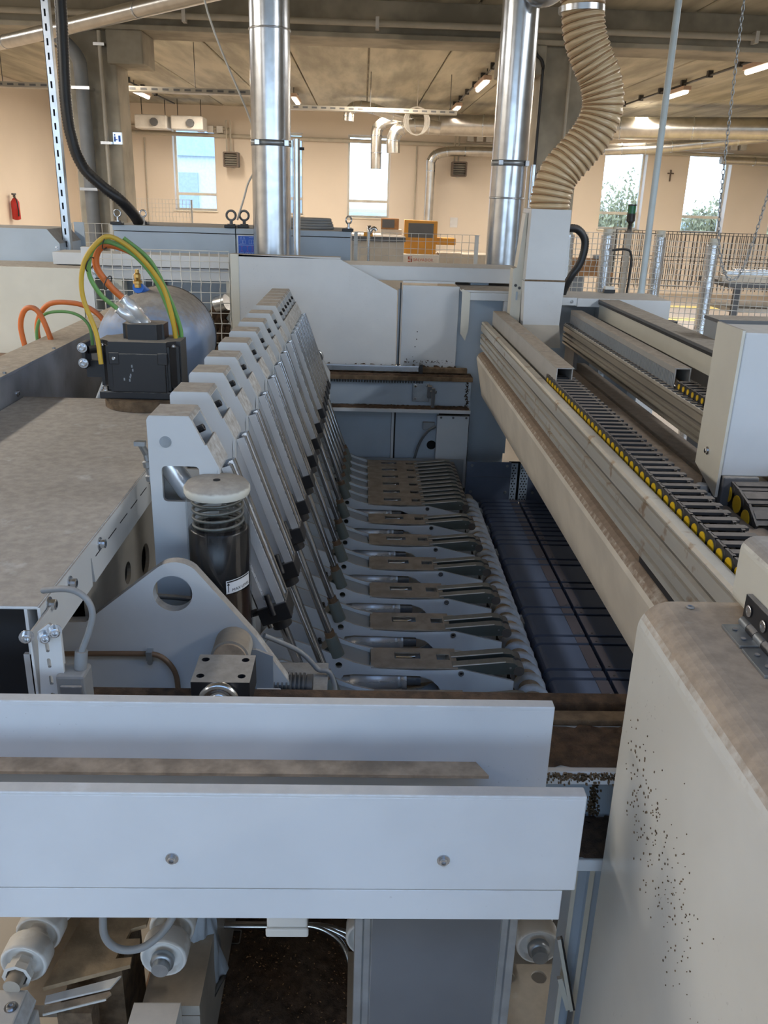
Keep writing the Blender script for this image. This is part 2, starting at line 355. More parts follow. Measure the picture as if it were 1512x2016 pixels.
wins = [(-4.90, -3.82, 1.79, 3.75), (-2.66, -1.57, 1.75, 3.73), (-0.41, 0.69, 1.735, 3.73), (3.95, 5.03, 1.68, 3.66), (6.28, 7.39, 1.635, 3.62), (8.50, 9.63, 1.60, 3.59), (10.85, 11.95, 1.56, 3.55)]
holes = [[(a, c), (b, c), (b, d), (a, d)] for a, b, c, d in wins]
wb = struct('wall_back', MB().prism([(XL-0.3, 0), (XR, 0), (XR, ZC+0.05), (XL-0.3, ZC+0.05)], 'y', YB, YB+0.42, holes), M['plaster'])
struct('wall_left', MB().box(XL-0.3, XL, -9.0, YB, 0, ZC+0.05), M['plaster'])
rh = []
for k in range(7):
    x0 = -6.6+k*3.0; rh.append([(x0, 0.9), (x0+2.6, 0.9), (x0+2.6, 4.1), (x0, 4.1)])
struct('wall_rear', MB().prism([(XL-0.3, 0), (XR, 0), (XR, ZC+0.05), (XL-0.3, ZC+0.05)], 'y', -9.3, -9.0, rh), M['plaster'])
struct('wall_right', MB().box(XR, XR+0.3, -9.0, YB+0.42, 0, ZC+0.2), M['plaster'])
for i, (a, b, c, d) in enumerate(wins):
    w = obj('window_%d' % (i+1), MB().box(a-0.03, b+0.03, YB-0.05, YB+0.34, c-0.04, c), M['frame'], None, bevel=0.006, kind='structure')
    t = c + (d-c)*0.20; y0, y1 = YB+0.26, YB+0.34
    fm = MB().box(a, a+0.05, y0, y1, c, d).box(b-0.05, b, y0, y1, c, d).box(a+0.05, b-0.05, y0, y1, d-0.05, d).box(a+0.05, b-0.05, y0, y1, c, c+0.04)
    obj('window_frame', fm, M['frame'], w)
    obj('transom', MB().box(a+0.05, b-0.05, y0-0.01, y1, t-0.035, t+0.035), M['frame'], w)
    obj('pane', MB().box(a+0.05, b-0.05, y0+0.03, y0+0.04, t+0.035, d-0.05), M['pane'], w)
    obj('pane', MB().box(a+0.05, b-0.05, y0+0.03, y0+0.04, c+0.04, t-0.035), M['pane'], w)

# columns and cross beam
bm_ = thing('concrete_beam', 'long concrete cross beam under the ceiling carrying the roof slabs', 'beam', (0, 11.05, 3.94))
obj('beam', MB().box(XL, XR, 10.8, 11.28, 3.94, ZC+0.045), M['conc'], bm_, bevel=0.015)
obj('ledge', MB().box(XL, XR, 10.72, 11.38, 3.92, 3.975), M['conc'], bm_, bevel=0.01)
obj('conduit', MB().cyl((XL+0.1, 10.66, 4.06), (XR-0.1, 10.66, 4.06), 0.035, n=10), M['pipec'], bm_, label='cream conduit pipe clipped along the beam')
cp = None
for i in range(9):
    m = MB().box(-6.2+i*2.1, -6.16+i*2.1, 10.62, 10.74, 4.0, 4.12)
    obj('pipe_clip', m, M['plastw'], bm_)
c1 = thing('concrete_column', 'concrete column with corbel and drain pipe on the left', 'column', (-3.05, 11.0, 0))
obj('shaft', MB().box(-3.32, -2.78, 10.8, 11.3, 0, 3.92), M['conc'], c1, bevel=0.02)
obj('corbel', MB().box(-2.86, -2.46, 10.72, 11.3, 3.58, 3.92), M['conc'], c1, bevel=0.015)
obj('drain_pipe', MB().tube(spline([(-3.45, 10.60, 3.89), (-3.30, 10.62, 3.78), (-3.16, 10.64, 3.62), (-3.14, 10.66, 3.4), (-3.14, 10.68, 2.4), (-3.14, 10.68, 0.02)], 6), 0.075, 14), M['pipeg'], c1, label='grey plastic drain pipe')
for z in (3.3, 2.25): obj('pipe_clip', MB().box(-3.24, -3.04, 10.58, 10.80, z, z+0.03), M['steel'], c1)
obj('thin_pipe', MB().cyl((-2.93, 10.72, 0.02), (-2.93, 10.72, 3.9), 0.022, n=10), M['pipec'], c1)
for z in (3.75, 2.75): obj('pipe_clip', MB().box(-2.99, -2.87, 10.68, 10.80, z, z+0.03), M['steel'], c1)
c2 = thing('concrete_column', 'concrete column behind the brown hose with black cables down its edge', 'column', (2.2, 11.0, 0))
obj('shaft', MB().box(1.99, 2.50, 10.8, 11.3, 0, 3.92), M['conc'], c2, bevel=0.02)
obj('corbel', MB().box(1.52, 2.02, 10.72, 11.3, 3.62, 3.92), M['conc'], c2, bevel=0.015)
obj('cable', MB().tube(spline([(1.86, 10.68, 3.91), (1.90, 10.69, 3.82), (1.98, 10.70, 3.72), (1.99, 10.74, 3.4), (1.99, 10.76, 1.0)], 6), 0.018, 6), M['blackc'], c2)
obj('thin_pipe', MB().cyl((2.30, 10.74, 1.0), (2.30, 10.74, 3.9), 0.018, n=8), M['pipec'], c2)

# outside
struct('ground_outside', MB().box(-60, 70, YB+0.5, 140, -0.4, -0.3), M['grass'])
hb = thing('hall_building', 'pale blue-grey hall seen through the left windows', 'building', (-11, 60, -0.3))
obj('wall', MB().box(-30, -2.2, 60, 70, -0.3, 4.3), M['hall'], hb)
obj('roof', MB().box(-30.4, -1.8, 59.6, 70, 4.3, 6.0), M['hallr'], hb)
dm = None
for i in range(6):
    m = MB().box(-25+i*3.9, -22.4+i*3.9, 59.85, 59.98, -0.3, 3.3)
    obj('loading_door', m, M['carg'], hb)
def brush(name, x, y, w, h, lab):
    m = MB(); rr = random.Random(int(x*10)+int(y))
    for k in range(620):
        px = x+rr.uniform(-w, w); py = y+rr.uniform(-1.2, 1.2); hh = h*rr.uniform(0.45, 1.0)*(1-0.35*abs(px-x)/w); ph = rr.uniform(-0.25, 0.25)
        m.add([(px-0.025, py, -0.3), (px+0.025, py, -0.3), (px+ph, py+0.2*rr.random(), -0.3+hh)], [(0, 1, 2)])
        for q in range(3):
            a = rr.uniform(0.3, 1.0); bx = px+ph*a; bz = -0.3+hh*a; s = rr.uniform(0.06, 0.18); an = rr.uniform(0, pi)
            m.add([(bx-s*cos(an), py, bz-s*sin(an)), (bx+s*cos(an), py, bz+s*sin(an)), (bx+0.2*s, py+0.1, bz+s)], [(0, 1, 2)])
    return tag(obj(name, m, M['bush']), lab, 'bush')
brush('brush_thicket', 13.5, 46, 2.6, 4.4, 'yellow-brown autumn brush seen through the window left of the cross')
brush('brush_thicket', 18.8, 47, 2.2, 3.6, 'yellow-brown autumn brush seen through the window right of the cross')
brush('brush_thicket', 8.3, 50, 2.0, 3.6, 'autumn brush seen through the window behind the second metal duct')
brush('brush_thicket', 23.6, 50, 2.0, 3.8, 'autumn brush seen through the window at the right edge')
for k, (x, mm, lab) in enumerate(((-1.0, 'carr', 'red car parked outside the middle window, left one'), (1.05, 'carb', 'dark blue car parked outside the middle window, right one'))):
    c = thing('car', lab, 'car', (x, 52, -0.3))
    obj('body', MB().prism([(x-0.9, 0.0), (x+0.9, 0.0), (x+0.9, 0.5), (x+0.6, 0.6), (x+0.35, 1.05), (x-0.45, 1.05), (x-0.7, 0.6), (x-0.9, 0.5)], 'y', 51.3, 52.7), M[mm], c, bevel=0.05)
    obj('window_band', MB().box(x-0.5, x+0.4, 51.27, 51.3, 0.62, 0.98), M['carw'], c)
    for wx in (-0.55, 0.55): obj('wheel', MB().cyl((x+wx, 51.25, 0.0), (x+wx, 51.45, 0.0), 0.28, n=14), M['blackc'], c)

# lamps hung on cable rows
rowlamps = [(2.0, 15.6, 16.9), (2.0, 20.0, 21.1), (5.45, 16.0, 17.0), (5.45, 12.6, 13.6), (-4.6, 19.0, 20.3), (-4.45, 11.5, 12.5), (-1.45, 19.3, 20.7)]
labs = ['lit strip lamp under the ceiling right of the second duct, nearer one of its row', 'lit strip lamp just above the heater on the right', 'lit strip lamp right of the pale blue pole', 'lit strip lamp at the right edge of the picture', 'lit strip lamp right of the concrete column on the left', 'lit strip lamp at the upper left corner', 'lit strip lamp right of the first metal duct']
for (x, ya, yb), lab in zip(rowlamps, labs):
    t = thing('strip_lamp', lab, 'lamp', (x, (ya+yb)/2, 4.08), 'strip lamps under the ceiling')
    obj('case', MB().box(x-0.07, x+0.07, ya, yb, 4.12, 4.19), M['lampcase'], t, bevel=0.01)
    obj('tube', MB().cyl((x, ya+0.02, 4.10), (x, yb-0.02, 4.10), 0.036, n=10), M['lamp'], t)
    obj('hanger', MB().cyl((x, ya+0.1, 4.18), (x, ya+0.1, ZC), 0.008, n=6).cyl((x, yb-0.1, 4.18), (x, yb-0.1, ZC), 0.008, n=6), M['dwire'], t)
for x, ya, yb, lab in ((2.0, 11.4, 23, 'black lamp cable with knots running along the ceiling right of the second duct'), (5.45, 11.4, 23, 'black lamp cable along the ceiling at the right'), (-4.6, 11.4, 23, 'black lamp cable along the ceiling at the left')):
    m = MB().cyl((x, ya, 4.23), (x, yb, 4.23), 0.018, n=6)
    for k in range(9): m.box(x-0.04, x+0.04, ya+k*1.2, ya+k*1.2+0.08, 4.2, ZC-0.003)
    tag(obj('lamp_cable', m, M['dwire']), lab, 'cable')

# cable trays (slotted channels) and pipes under the ceiling
def tray(x0, x1, y, z, lab):
    t = thing('cable_tray', lab, 'cable tray', ((x0+x1)/2, y, z))
    obj('channel', MB().box(x0, x1, y, y+0.2, z, z+0.012).box(x0, x1, y-0.006, y, z, z+0.07).box(x0, x1, y+0.2, y+0.206, z, z+0.07), M['tray'], t)
    m = MB(); n = int((x1-x0)/0.16)
    for k in range(n): m.box(x0+0.04+k*0.16, x0+0.13+k*0.16, y-0.009, y-0.006, z+0.022, z+0.05)
    obj('slot_row', m, M['dgrey'], t, kind='stuff')
    m = MB(); x = x0+0.3
    while x < x1: m.cyl((x, y+0.1, z+0.01), (x, y+0.1, ZC), 0.006, n=5); x += 1.4
    obj('hanger', m, M['dwire'], t)
tray(-7.0, -1.25, 14.0, 3.62, 'slotted cable tray left of the first metal duct under the ceiling')
tray(-1.6, 1.62, 16.5, 3.66, 'slotted cable tray between the two metal ducts under the ceiling')
tray(-6.9, -5.0, 12.6, 3.66, 'short slotted cable tray in the upper left corner')
m = MB().cyl((XL+0.1, 23.92, 3.62), (13.5, 23.92, 3.50), 0.05, n=10).cyl((XL+0.1, 23.94, 3.78), (-3.4, 23.94, 3.76), 0.03, n=8)
tag(obj('thin_pipe', m, M['pipec']), 'long thin pipe running along the top of the back wall', 'pipe')
for k, (x, lab) in enumerate(((-3.86, 'white junction boxes under the ceiling near the left window'), (3.0, 'white junction boxes above the right heater'), (9.6, 'white junction boxes above the far right window'))):
    t = thing('junction_box_row', lab, 'junction box', (x, 23.0, 3.5))
    for j in range(3): obj('junction_box', MB().box(x-0.36+j*0.24, x-0.20+j*0.24, 23.84, 23.995, 3.66, 3.82), M['plastw'], t, bevel=0.008)
for x, lab in ((-5.0, 'white ceiling unit next to the column, left one'), (-4.15, 'white ceiling unit above the left window, right one')):
    t = thing('ceiling_unit', lab, 'fan unit', (x, 22.6, 3.6))
    obj('case', MB().box(x-0.42, x+0.34, 22.3, 22.9, 3.62, 3.92), M['plastw'], t, bevel=0.03)
    obj('hanger', MB().cyl((x-0.3, 22.6, 3.92), (x-0.3, 22.6, ZC), 0.01, n=6).cyl((x+0.25, 22.6, 3.92), (x+0.25, 22.6, ZC), 0.01, n=6), M['dwire'], t)
    obj('nozzle', MB().cyl((x+0.05, 22.30, 3.76), (x+0.05, 22.22, 3.76), 0.09, n=14), M['dgrey'], t)

# spiral ducts of the hall
def hduct(name, pts, r, lab, rings=(), mt='duct', n=8):
    t = thing(name, lab, 'duct', pts[0]); P = spline(pts, n)
    obj('pipe', MB().tube(P, r, 18), M[mt], t)
    m = MB()
    for i in range(3, len(P)-3, max(4, len(P)//9)):
        d = (P[i+1]-P[i]).normalized(); m.cyl(P[i]-d*0.012, P[i]+d*0.012, r*1.05, n=18)
    obj('joint_ring', m, M['galv'], t)
    return t
hduct('spiral_duct', [(1.0, 21.5, 3.86), (3, 21.2, 3.84), (6, 20.4, 3.84), (9, 19.6, 3.86), (13, 18.6, 3.88)], 0.23, 'thick horizontal spiral duct crossing behind the pale blue pole')
hduct('branch_duct', [(5.4, 20.8, 3.40), (6.4, 20.6, 3.46), (7.6, 20.4, 3.60), (9.2, 20.0, 3.80)], 0.12, 'thinner branch duct rising into the thick duct on the right')
hduct('branch_duct', [(4.0, 23.3, 3.40), (2.7, 23.4, 3.40), (2.0, 23.4, 3.36), (1.72, 23.4, 3.18), (1.70, 23.4, 2.7), (1.68, 23.4, 0.02)], 0.115, 'duct bending down the wall left of the right heater', n=6)
hduct('branch_duct', [(9.0, 23.2, 3.38), (10.6, 23.3, 3.36), (11.05, 23.4, 3.30), (11.2, 23.4, 3.05), (11.2, 23.4, 2.2), (11.2, 23.4, 0.02)], 0.10, 'cream duct bending down the wall at the far right', 'duct', n=6)
hduct('drop_duct', [(1.3, 21.3, 3.74), (0.9, 21.3, 3.86), (0.55, 21.3, 3.86), (0.32, 21.3, 3.74), (0.28, 21.3, 3.5), (0.28, 21.3, 2.86)], 0.125, 'drop duct ending in front of the middle window, longer one', n=6)
hduct('drop_duct', [(1.7, 21.0, 3.74), (1.2, 21.0, 3.78), (0.80, 21.0, 3.70), (0.66, 21.0, 3.5), (0.66, 21.0, 3.2)], 0.15, 'drop duct beside the middle window, shorter one', n=6)
hduct('branch_duct', [(-0.35, 20.6, 3.80), (-0.33, 20.6, 3.98), (-0.2, 20.6, 4.09), (0.1, 20.6, 4.08), (0.7, 20.9, 3.95), (1.3, 21.2, 3.86)], 0.11, 'slanting branch duct with an elbow above the middle window', n=6)
hd = hduct('spiral_duct', [(-3.95, 10.02, 3.6), (-2.79, 8.77, 3.6), (-1.63, 7.51, 3.6), (-0.47, 6.26, 3.6), (0.69, 5.0, 3.6), (1.85, 3.75, 3.6), (4.17, 1.24, 3.6), (6.5, -1.27, 3.6)], 0.063, 'slanting metal duct across the upper left corner', 'galv')

# back wall fittings
def heater(x, z, lab):
    t = thing('heater', lab, 'heater', (x, 23.6, z))
    obj('case', MB().prism(rrect(x-0.19, x+0.19, z-0.18, z+0.18, 0.03), 'y', 23.45, 23.8, [rrect(x-0.155, x+0.155, z-0.145, z+0.145, 0.02)]).box(x-0.16, x+0.16, 23.74, 23.78, z-0.15, z+0.15), M['heat'], t)
    for k in range(5):
        a = Vector((1, 0, 0)); b = Vector((0, cos(0.6), sin(0.6))); c = a.cross(b)
        obj('louvre', MB().obox((x, 23.52, z-0.115+k*0.057), a, b, c, 0.15, 0.028, 0.006), M['tray'], t)
    obj('bracket', MB().box(x-0.03, x+0.03, 23.8, 24.0, z-0.2, z+0.2), M['plastw'], t)
    obj('feed_pipe', MB().cyl((x-0.12, 23.7, z+0.17), (x-0.12, 23.7, 3.95), 0.02, n=8).cyl((x-0.02, 23.7, z+0.17), (x-0.02, 23.7, 3.95), 0.02, n=8), M['pipec'], t)
heater(-3.35, 3.03, 'brown louvred wall heater right of the left window')
heater(2.44, 2.98, 'brown louvred wall heater left of the second metal duct')
t = thing('cross', 'small dark cross hanging on the wall between two windows', 'cross', (8.03, 23.97, 2.86))
obj('upright', MB().box(8.015, 8.045, 23.96, 23.99, 2.86, 3.14), M['heat'], t); obj('crossbar', MB().box(7.95, 8.11, 23.955, 23.985, 3.04, 3.07), M['heat'], t)
t = thing('fire_extinguisher', 'red fire extinguisher hanging on the left wall', 'fire extinguisher', (-7.28, 19.3, 1.58))
obj('cylinder', MB().lathe([(0.03, 0), (0.085, 0.02), (0.085, 0.36), (0.05, 0.42), (0.03, 0.44)], (-7.28, 19.3, 1.58), (0, 0, 1)), M['red'], t)
obj('valve', MB().cyl((-7.28, 19.3, 2.02), (-7.28, 19.3, 2.10), 0.022, n=10).box(-7.30, -7.26, 19.2, 19.36, 2.08, 2.11), M['blackc'], t)
obj('hose', MB().tube(spline([(-7.28, 19.24, 2.06), (-7.2, 19.18, 1.98), (-7.19, 19.2, 1.8), (-7.2, 19.22, 1.66)], 6), 0.014, 6), M['blackc'], t)
t = thing('exit_sign', 'small glowing blue-white escape sign on the concrete column', 'sign', (-2.80, 10.76, 2.75))
obj('case', MB().box(-2.868, -2.765, 10.765, 10.80, 2.755, 2.885), M['plastw'], t)
obj('panel', MB().box(-2.864, -2.769, 10.755, 10.765, 2.759, 2.881), M['exitl'], t)
obj('pictogram', MB().box(-2.855, -2.835, 10.751, 10.755, 2.785, 2.84).box(-2.84, -2.815, 10.751, 10.755, 2.80, 2.81).box(-2.805, -2.78, 10.751, 10.755, 2.785, 2.85).cyl((-2.845, 10.755, 2.855), (-2.845, 10.751, 2.855), 0.009, n=10), M['signb'], t)
for x, lab in ((1.36, 'thin pipe down the wall left of the wall duct'), (-5.6, 'thin cable down the wall left of the left window')):
    tag(obj('thin_pipe', MB().cyl((x, 23.96, 1.2), (x, 23.96, 3.5), 0.018, n=6), M['pipec']), lab, 'pipe')
for x, z, lab, s in ((0.98, 3.82, 'coil of white cable hanging under the ceiling between the ducts', 0.24), (-1.9, 3.50, 'coil of cable hanging under the ceiling right of the first duct', 0.22)):
    m = MB()
    for k in range(5): m.tube([(x+(s-0.02*k)*cos(a*pi/12), 17.6+0.02*k, z-0.2+s*sin(a*pi/12)) for a in range(24)], 0.012, 5, True)
    m.cyl((x, 17.62, z-0.2+s), (x, 17.62, ZC), 0.006, n=5)
    tag(obj('cable_coil', m, M['plastw']), lab, 'cable coil')
# ------------------------------------------------------------------ machine: front beam and rail
def bolt(parent, p, d, r=0.009, h=0.008, m='steel', name='bolt', washer=True):
    p = Vector(p); d = Vector(d).normalized(); mb = MB()
    if washer: mb.cyl(p, p+d*0.002, r*1.5, n=14)
    mb.lathe([(r, 0.002), (r, h), (r*0.8, h+0.001), (r*0.55, h+0.001), (r*0.5, h*0.5)], p, d, 12, False)
    return obj(name, mb, M[m], parent)
def dustlayer(x0, x1, y0, y1, z, h, nx, ny, seed=1, edge=0.006):
    rr = random.Random(seed); H = [[rr.random() for _ in range(nx+1)] for _ in range(ny+1)]
    def fn(u, v):
        i = int(round(u*nx)); j = int(round(v*ny))
        e_ = 0 if i in (0, nx) or j in (0, ny) else 1
        jx = (rr.random()-0.5)*edge*2; jy = (rr.random()-0.5)*edge*2
        return (min(max(x0+(x1-x0)*u+jx, x0), x1), min(max(y0+(y1-y0)*v+jy, y0), y1), z+e_*h*(0.35+0.65*H[j][i]))
    return MB().grid(fn, nx, ny)

t = thing('front_beam_cover', 'white sheet-metal front beam with two bolts across the foreground', 'machine cover', (-0.5, 1.03, 1.335))
obj('face_panel', MB().box(-1.35, 0.318, 0.945, 0.955, 1.388, 1.545).box(-1.35, 0.318, 0.945, 0.966, 1.543, 1.549), M['wclean'], t, bevel=0.002)
obj('lower_panel', MB().box(-1.35, 0.301, 0.9465, 0.9565, 1.333, 1.3865), M['wclean'], t, bevel=0.0015)
obj('rear_panel', MB().box(-1.35, 0.303, 1.100, 1.106, 1.40, 1.582).box(-1.35, 0.303, 1.100, 1.120, 1.579, 1.588), M['wclean'], t, bevel=0.002)
obj('tray', MB().box(-1.35, 0.30, 0.963, 1.10, 1.392, 1.402), M['wclean'], t)
obj('ledge_strip', MB().prism([(-1.35, 1.066), (0.206, 1.066), (0.190, 1.10), (-1.35, 1.10)], 'z', 1.484, 1.489), M['strip'], t, bevel=0.001, label='narrow ledge covered with brown dust')
for px in (-0.243, 0.129): bolt(t, (px, 0.945, 1.441), (0, -1, 0), 0.006, 0.006)
m = MB().box(-0.147, -0.077, 1.11, 1.19, 1.062, 1.072).box(-0.147, -0.077, 1.105, 1.113, 1.036, 1.072); 
t2 = thing('rail_beam', 'dust-caked white cross beam with rails behind the front beam', 'machine beam', (0.0, 1.26, 1.2))
obj('rail_top', MB().box(-1.4, 0.75, 1.165, 1.37, 1.398, 1.424), M['wclean'], t2, bevel=0.002)
obj('web_plate', MB().box(-1.4, 0.75, 1.28, 1.36, 1.24, 1.398), M['bgrey'], t2)
obj('shelf', MB().box(-1.4, 0.75, 1.168, 1.36, 1.215, 1.24), M['wclean'], t2, bevel=0.002)
obj('guide_rail', MB().box(-1.4, 0.75, 1.335, 1.37, 1.424, 1.446), M['sawdust'], t2, bevel=0.004, label='guide rail buried in brown sawdust')
obj('guide_rail', MB().box(-1.4, 0.75, 1.293, 1.325, 1.424, 1.437), M['sawlite'], t2, bevel=0.003, label='lower rail under pale brown dust')
obj('sawdust_cake', dustlayer(-1.4, 0.75, 1.176, 1.292, 1.4245, 0.008, 150, 12, 3), M['sawdust'], t2, kind='stuff', label='brown sawdust cake on the rail top')
obj('sawdust_cake', dustlayer(0.2, 0.75, 1.172, 1.28, 1.2405, 0.008, 50, 10, 4), M['sawdust'], t2, kind='stuff', label='brown sawdust cake on the shelf')
rr = random.Random(5); m = MB()
for k in range(700):
    x = rr.uniform(0.25, 0.6); z = 1.422-abs(rr.gauss(0, 0.009)); z = max(z, 1.399)
    q = rr.uniform(0.0006, 0.0017); m.box(x-q, x+q, 1.1615, 1.1655, z-q, z+q)
for k in range(340):
    z = rr.uniform(1.243, 1.40); x = 0.441+rr.gauss(0, 0.003+0.003*(1.40-z)/0.15); q = rr.uniform(0.0008, 0.0018); m.box(x-q, x+q, 1.2765, 1.281, z-q, z+q)
obj('sawdust_streak', m, M['sawlite'], t2, kind='stuff', label='trickle of sawdust down the beam face')

# right front housing
hs = thing('front_housing', 'big rounded cream housing dusted brown on top at lower right', 'machine housing', (0.75, 0.6, 0.45))
m = MB(); P = rrect(0.42, 1.25, 0.45, 1.752, 0.045, 8); m.prism(P, 'y', 0.05, 1.13)
ho = obj('shell', m, M['creamspk'], hs, bevel=0.02, seg=4)
for f in ho.data.polygons: f.use_smooth = False
bolt(hs, (0.485, 1.108, 1.752), (0, 0, 1), 0.006, 0.003, 'grey', 'plug', False)
hg = obj('hinge_leaf', MB().box(0.508, 0.537, 0.990, 1.052, 1.752, 1.757), M['zinc'], hs, bevel=0.001, label='zinc hinge leaf on the housing top')
obj('hinge_leaf', MB().box(0.508, 0.537, 0.915, 0.984, 1.752, 1.757), M['zinc'], hs, bevel=0.001, label='zinc hinge leaf on the housing top')
for y in (1.035, 1.008, 0.965, 0.935): bolt(hs, (0.520, y, 1.757), (0, 0, 1), 0.0035, 0.0006, 'dgrey', 'screw', False)
lid = thing('housing_lid', 'white rounded lid hinged on top of the cream housing', 'machine lid', (0.9, 0.75, 1.756))
m = MB(); m.prism(rrect(0.548, 1.25, 1.757, 1.862, 0.02, 6), 'y', 0.3, 1.12); obj('shell', m, M['cream'], lid, bevel=0.01, seg=3)
hl = obj('hinge_leaf', MB().box(0.539, 0.5475, 0.93, 1.06, 1.762, 1.800), M['black'], lid, bevel=0.001, label='black upright hinge leaf with two screws')
for k in range(6): obj('knuckle', MB().cyl((0.5395, 0.915+k*0.0235, 1.7605), (0.5395, 0.9375+k*0.0235, 1.7605), 0.0075, n=12), M['zinc' if k % 2 else 'black'], lid)
for y in (1.042, 0.998, 0.955): bolt(lid, (0.539, y, 1.782), (-1, 0, 0), 0.0085, 0.0015, 'steel', 'screw', False)

# right head carriage
hd = thing('head_carriage', 'tall white carriage box hanging above the second beam at the right edge', 'machine carriage', (1.1, 2.07, 1.58))
obj('shell', MB().box(0.897, 1.45, 2.0, 2.15, 1.675, 2.025), M['wclean'], hd, bevel=0.003)
obj('side_panel', MB().prism([(2.0, 1.618), (2.152, 1.665), (2.152, 2.03), (2.0, 2.03)], 'x', 0.889, 0.896), M['cream'], hd, bevel=0.002, label='cream side panel')
bolt(hd, (0.889, 2.085, 1.715), (-1, 0, 0), 0.007, 0.007)
obj('fitting', MB().cyl((0.885, 2.07, 1.585), (0.885, 2.07, 1.63), 0.016, n=14).cyl((0.885, 2.06, 1.60), (0.94, 2.03, 1.60), 0.012, n=12), M['plastw'], hd, bevel=0.003, label='pale blue-white elbow fitting')
obj('bracket', MB().box(0.90, 0.99, 1.99, 2.12, 1.60, 1.675), M['dgrey'], hd, bevel=0.004)
obj('ledge_plate', MB().prism([(0.86, 1.80), (1.10, 1.80), (1.10, 2.02), (0.885, 2.02)], 'z', 1.585, 1.592).box(0.93, 0.97, 1.90, 1.915, 1.592, 1.625), M['cream'], hd, bevel=0.001)

def chain_link(parent, base, fw, up, sd, L, w, h, fn=None):
    """one link of a cable chain: two side plates, crossbar, yellow pin caps"""
    b = Vector(base); o = None
    for s in (0.0, w):
        c = b + sd*s + up*(h/2); m = MB()
        m.obox(c, fw, sd, up, L*0.58, 0.0028, h/2)
        m.cyl(c-sd*0.0038-fw*L*0.25, c+sd*0.0038-fw*L*0.25, h*0.52, n=12)
        if o is None:
            o = obj('chain_link', m, M['chain'], parent); OFF[o] = OFF[parent]
        else: obj('far_plate', m, M['chain'], o)
    cb = obj('crossbar', MB().obox(b+sd*(w*0.60)+up*(h-0.002), fw, sd, up, L*0.22, w*0.58, 0.003), M['chain'], o)
    c = b - sd*0.0034 + up*(h/2) - fw*L*0.25
    pc = obj('pin_cap', MB().cyl(c, c-sd*0.0022, h*0.33, n=14), M['yellow'], o)
    return o

# pressure beam 1 (sloped painted beam, grooved profile, tray cover, chain)
def groove_profile(x0, z0, z1, y0, y1, deep=0.030):
    H = z1-z0; P = [(x0+deep, z0), (x0+deep, z1), (x0+0.006, z1), (x0, z1-0.006)]
    for a, b, d in ((0.93, 0.885, 0.016), (0.66, 0.53, 0.012), (0.43, 0.37, 0.016), (0.21, 0.13, 0.016)):
        P += [(x0, z0+H*a), (x0+d, z0+H*(a-0.012)), (x0+d, z0+H*(b+0.012)), (x0, z0+H*b)]
    P += [(x0, z0+0.004), (x0+0.004, z0)]
    return MB().prism(P, 'y', y0, y1)
b1 = thing('pressure_beam', 'long dusty painted beam with grooved aluminium rail reaching from the housing to the far end', 'machine beam', (0.75, 2.8, 1.31))
obj('beam_body', MB().prism([(0.652, 1.31), (0.95, 1.31), (0.95, 1.60), (0.668, 1.60), (0.668, 1.548), (0.648, 1.547), (0.634, 1.543), (0.623, 1.535), (0.616, 1.524), (0.613, 1.51)], 'y', 1.14, 4.5), M['beamp'], b1, bevel=0.003)
obj('grooved_rail', groove_profile(0.626, 1.566, 1.702, 1.14, 4.5), M['alu'], b1)
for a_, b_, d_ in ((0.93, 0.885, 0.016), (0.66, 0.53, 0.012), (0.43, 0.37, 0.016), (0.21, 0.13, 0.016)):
    obj('groove_shade_strip', MB().box(0.626+d_-0.0015, 0.626+d_-0.0003, 1.141, 4.499, 1.566+0.136*(b_+0.012), 1.566+0.136*(a_-0.012)), M['groove'], b1, label='groove strip painted dark as shade')  # dark strips stand in for shade in the grooves
obj('rail_support', MB().box(0.668, 0.676, 1.14, 4.5, 1.60, 1.664), M['blackc'], b1)
obj('edge_seal', MB().box(0.632, 0.640, 1.14, 1.75, 1.549, 1.562), M['blackc'], b1)
obj('chain_tray', MB().box(0.668, 0.80, 1.14, 4.5, 1.664, 1.670), M['armc'], b1)
obj('tray_cover', MB().box(0.678, 0.740, 2.93, 4.47, 1.757, 1.761).box(0.678, 0.682, 2.93, 4.47, 1.662, 1.757).box(0.736, 0.740, 2.95, 4.47, 1.68, 1.757), M['covg'], b1, bevel=0.001)
for y in (3.25, 3.7, 4.1): obj('cover_joint', MB().box(0.677, 0.741, y, y+0.004, 1.7612, 1.7616), M['dgrey'], b1)
ch = thing('cable_chain', 'black cable chain with yellow pin caps lying along the nearest beam', 'cable chain', (0.71, 2.0, 1.66))
X, Y_, Z_ = Vector((1, 0, 0)), Vector((0, 1, 0)), Vector((0, 0, 1))
L = 0.0425
p0 = chain_link(ch, (0.674, 1.20, 1.672), Y_, Z_, X, L, 0.072, 0.044)
for k in range(1, 44): share(p0, ch, (0, k*L, 0))
obj('cable', MB().tube([(0.70, 1.2, 1.674), (0.70, 3.6, 1.674)], 0.008, 8).tube([(0.718, 1.2, 1.673), (0.718, 3.6, 1.673)], 0.007, 8).tube([(0.733, 1.2, 1.672), (0.733, 3.6, 1.672)], 0.006, 8), M['black'], ch)
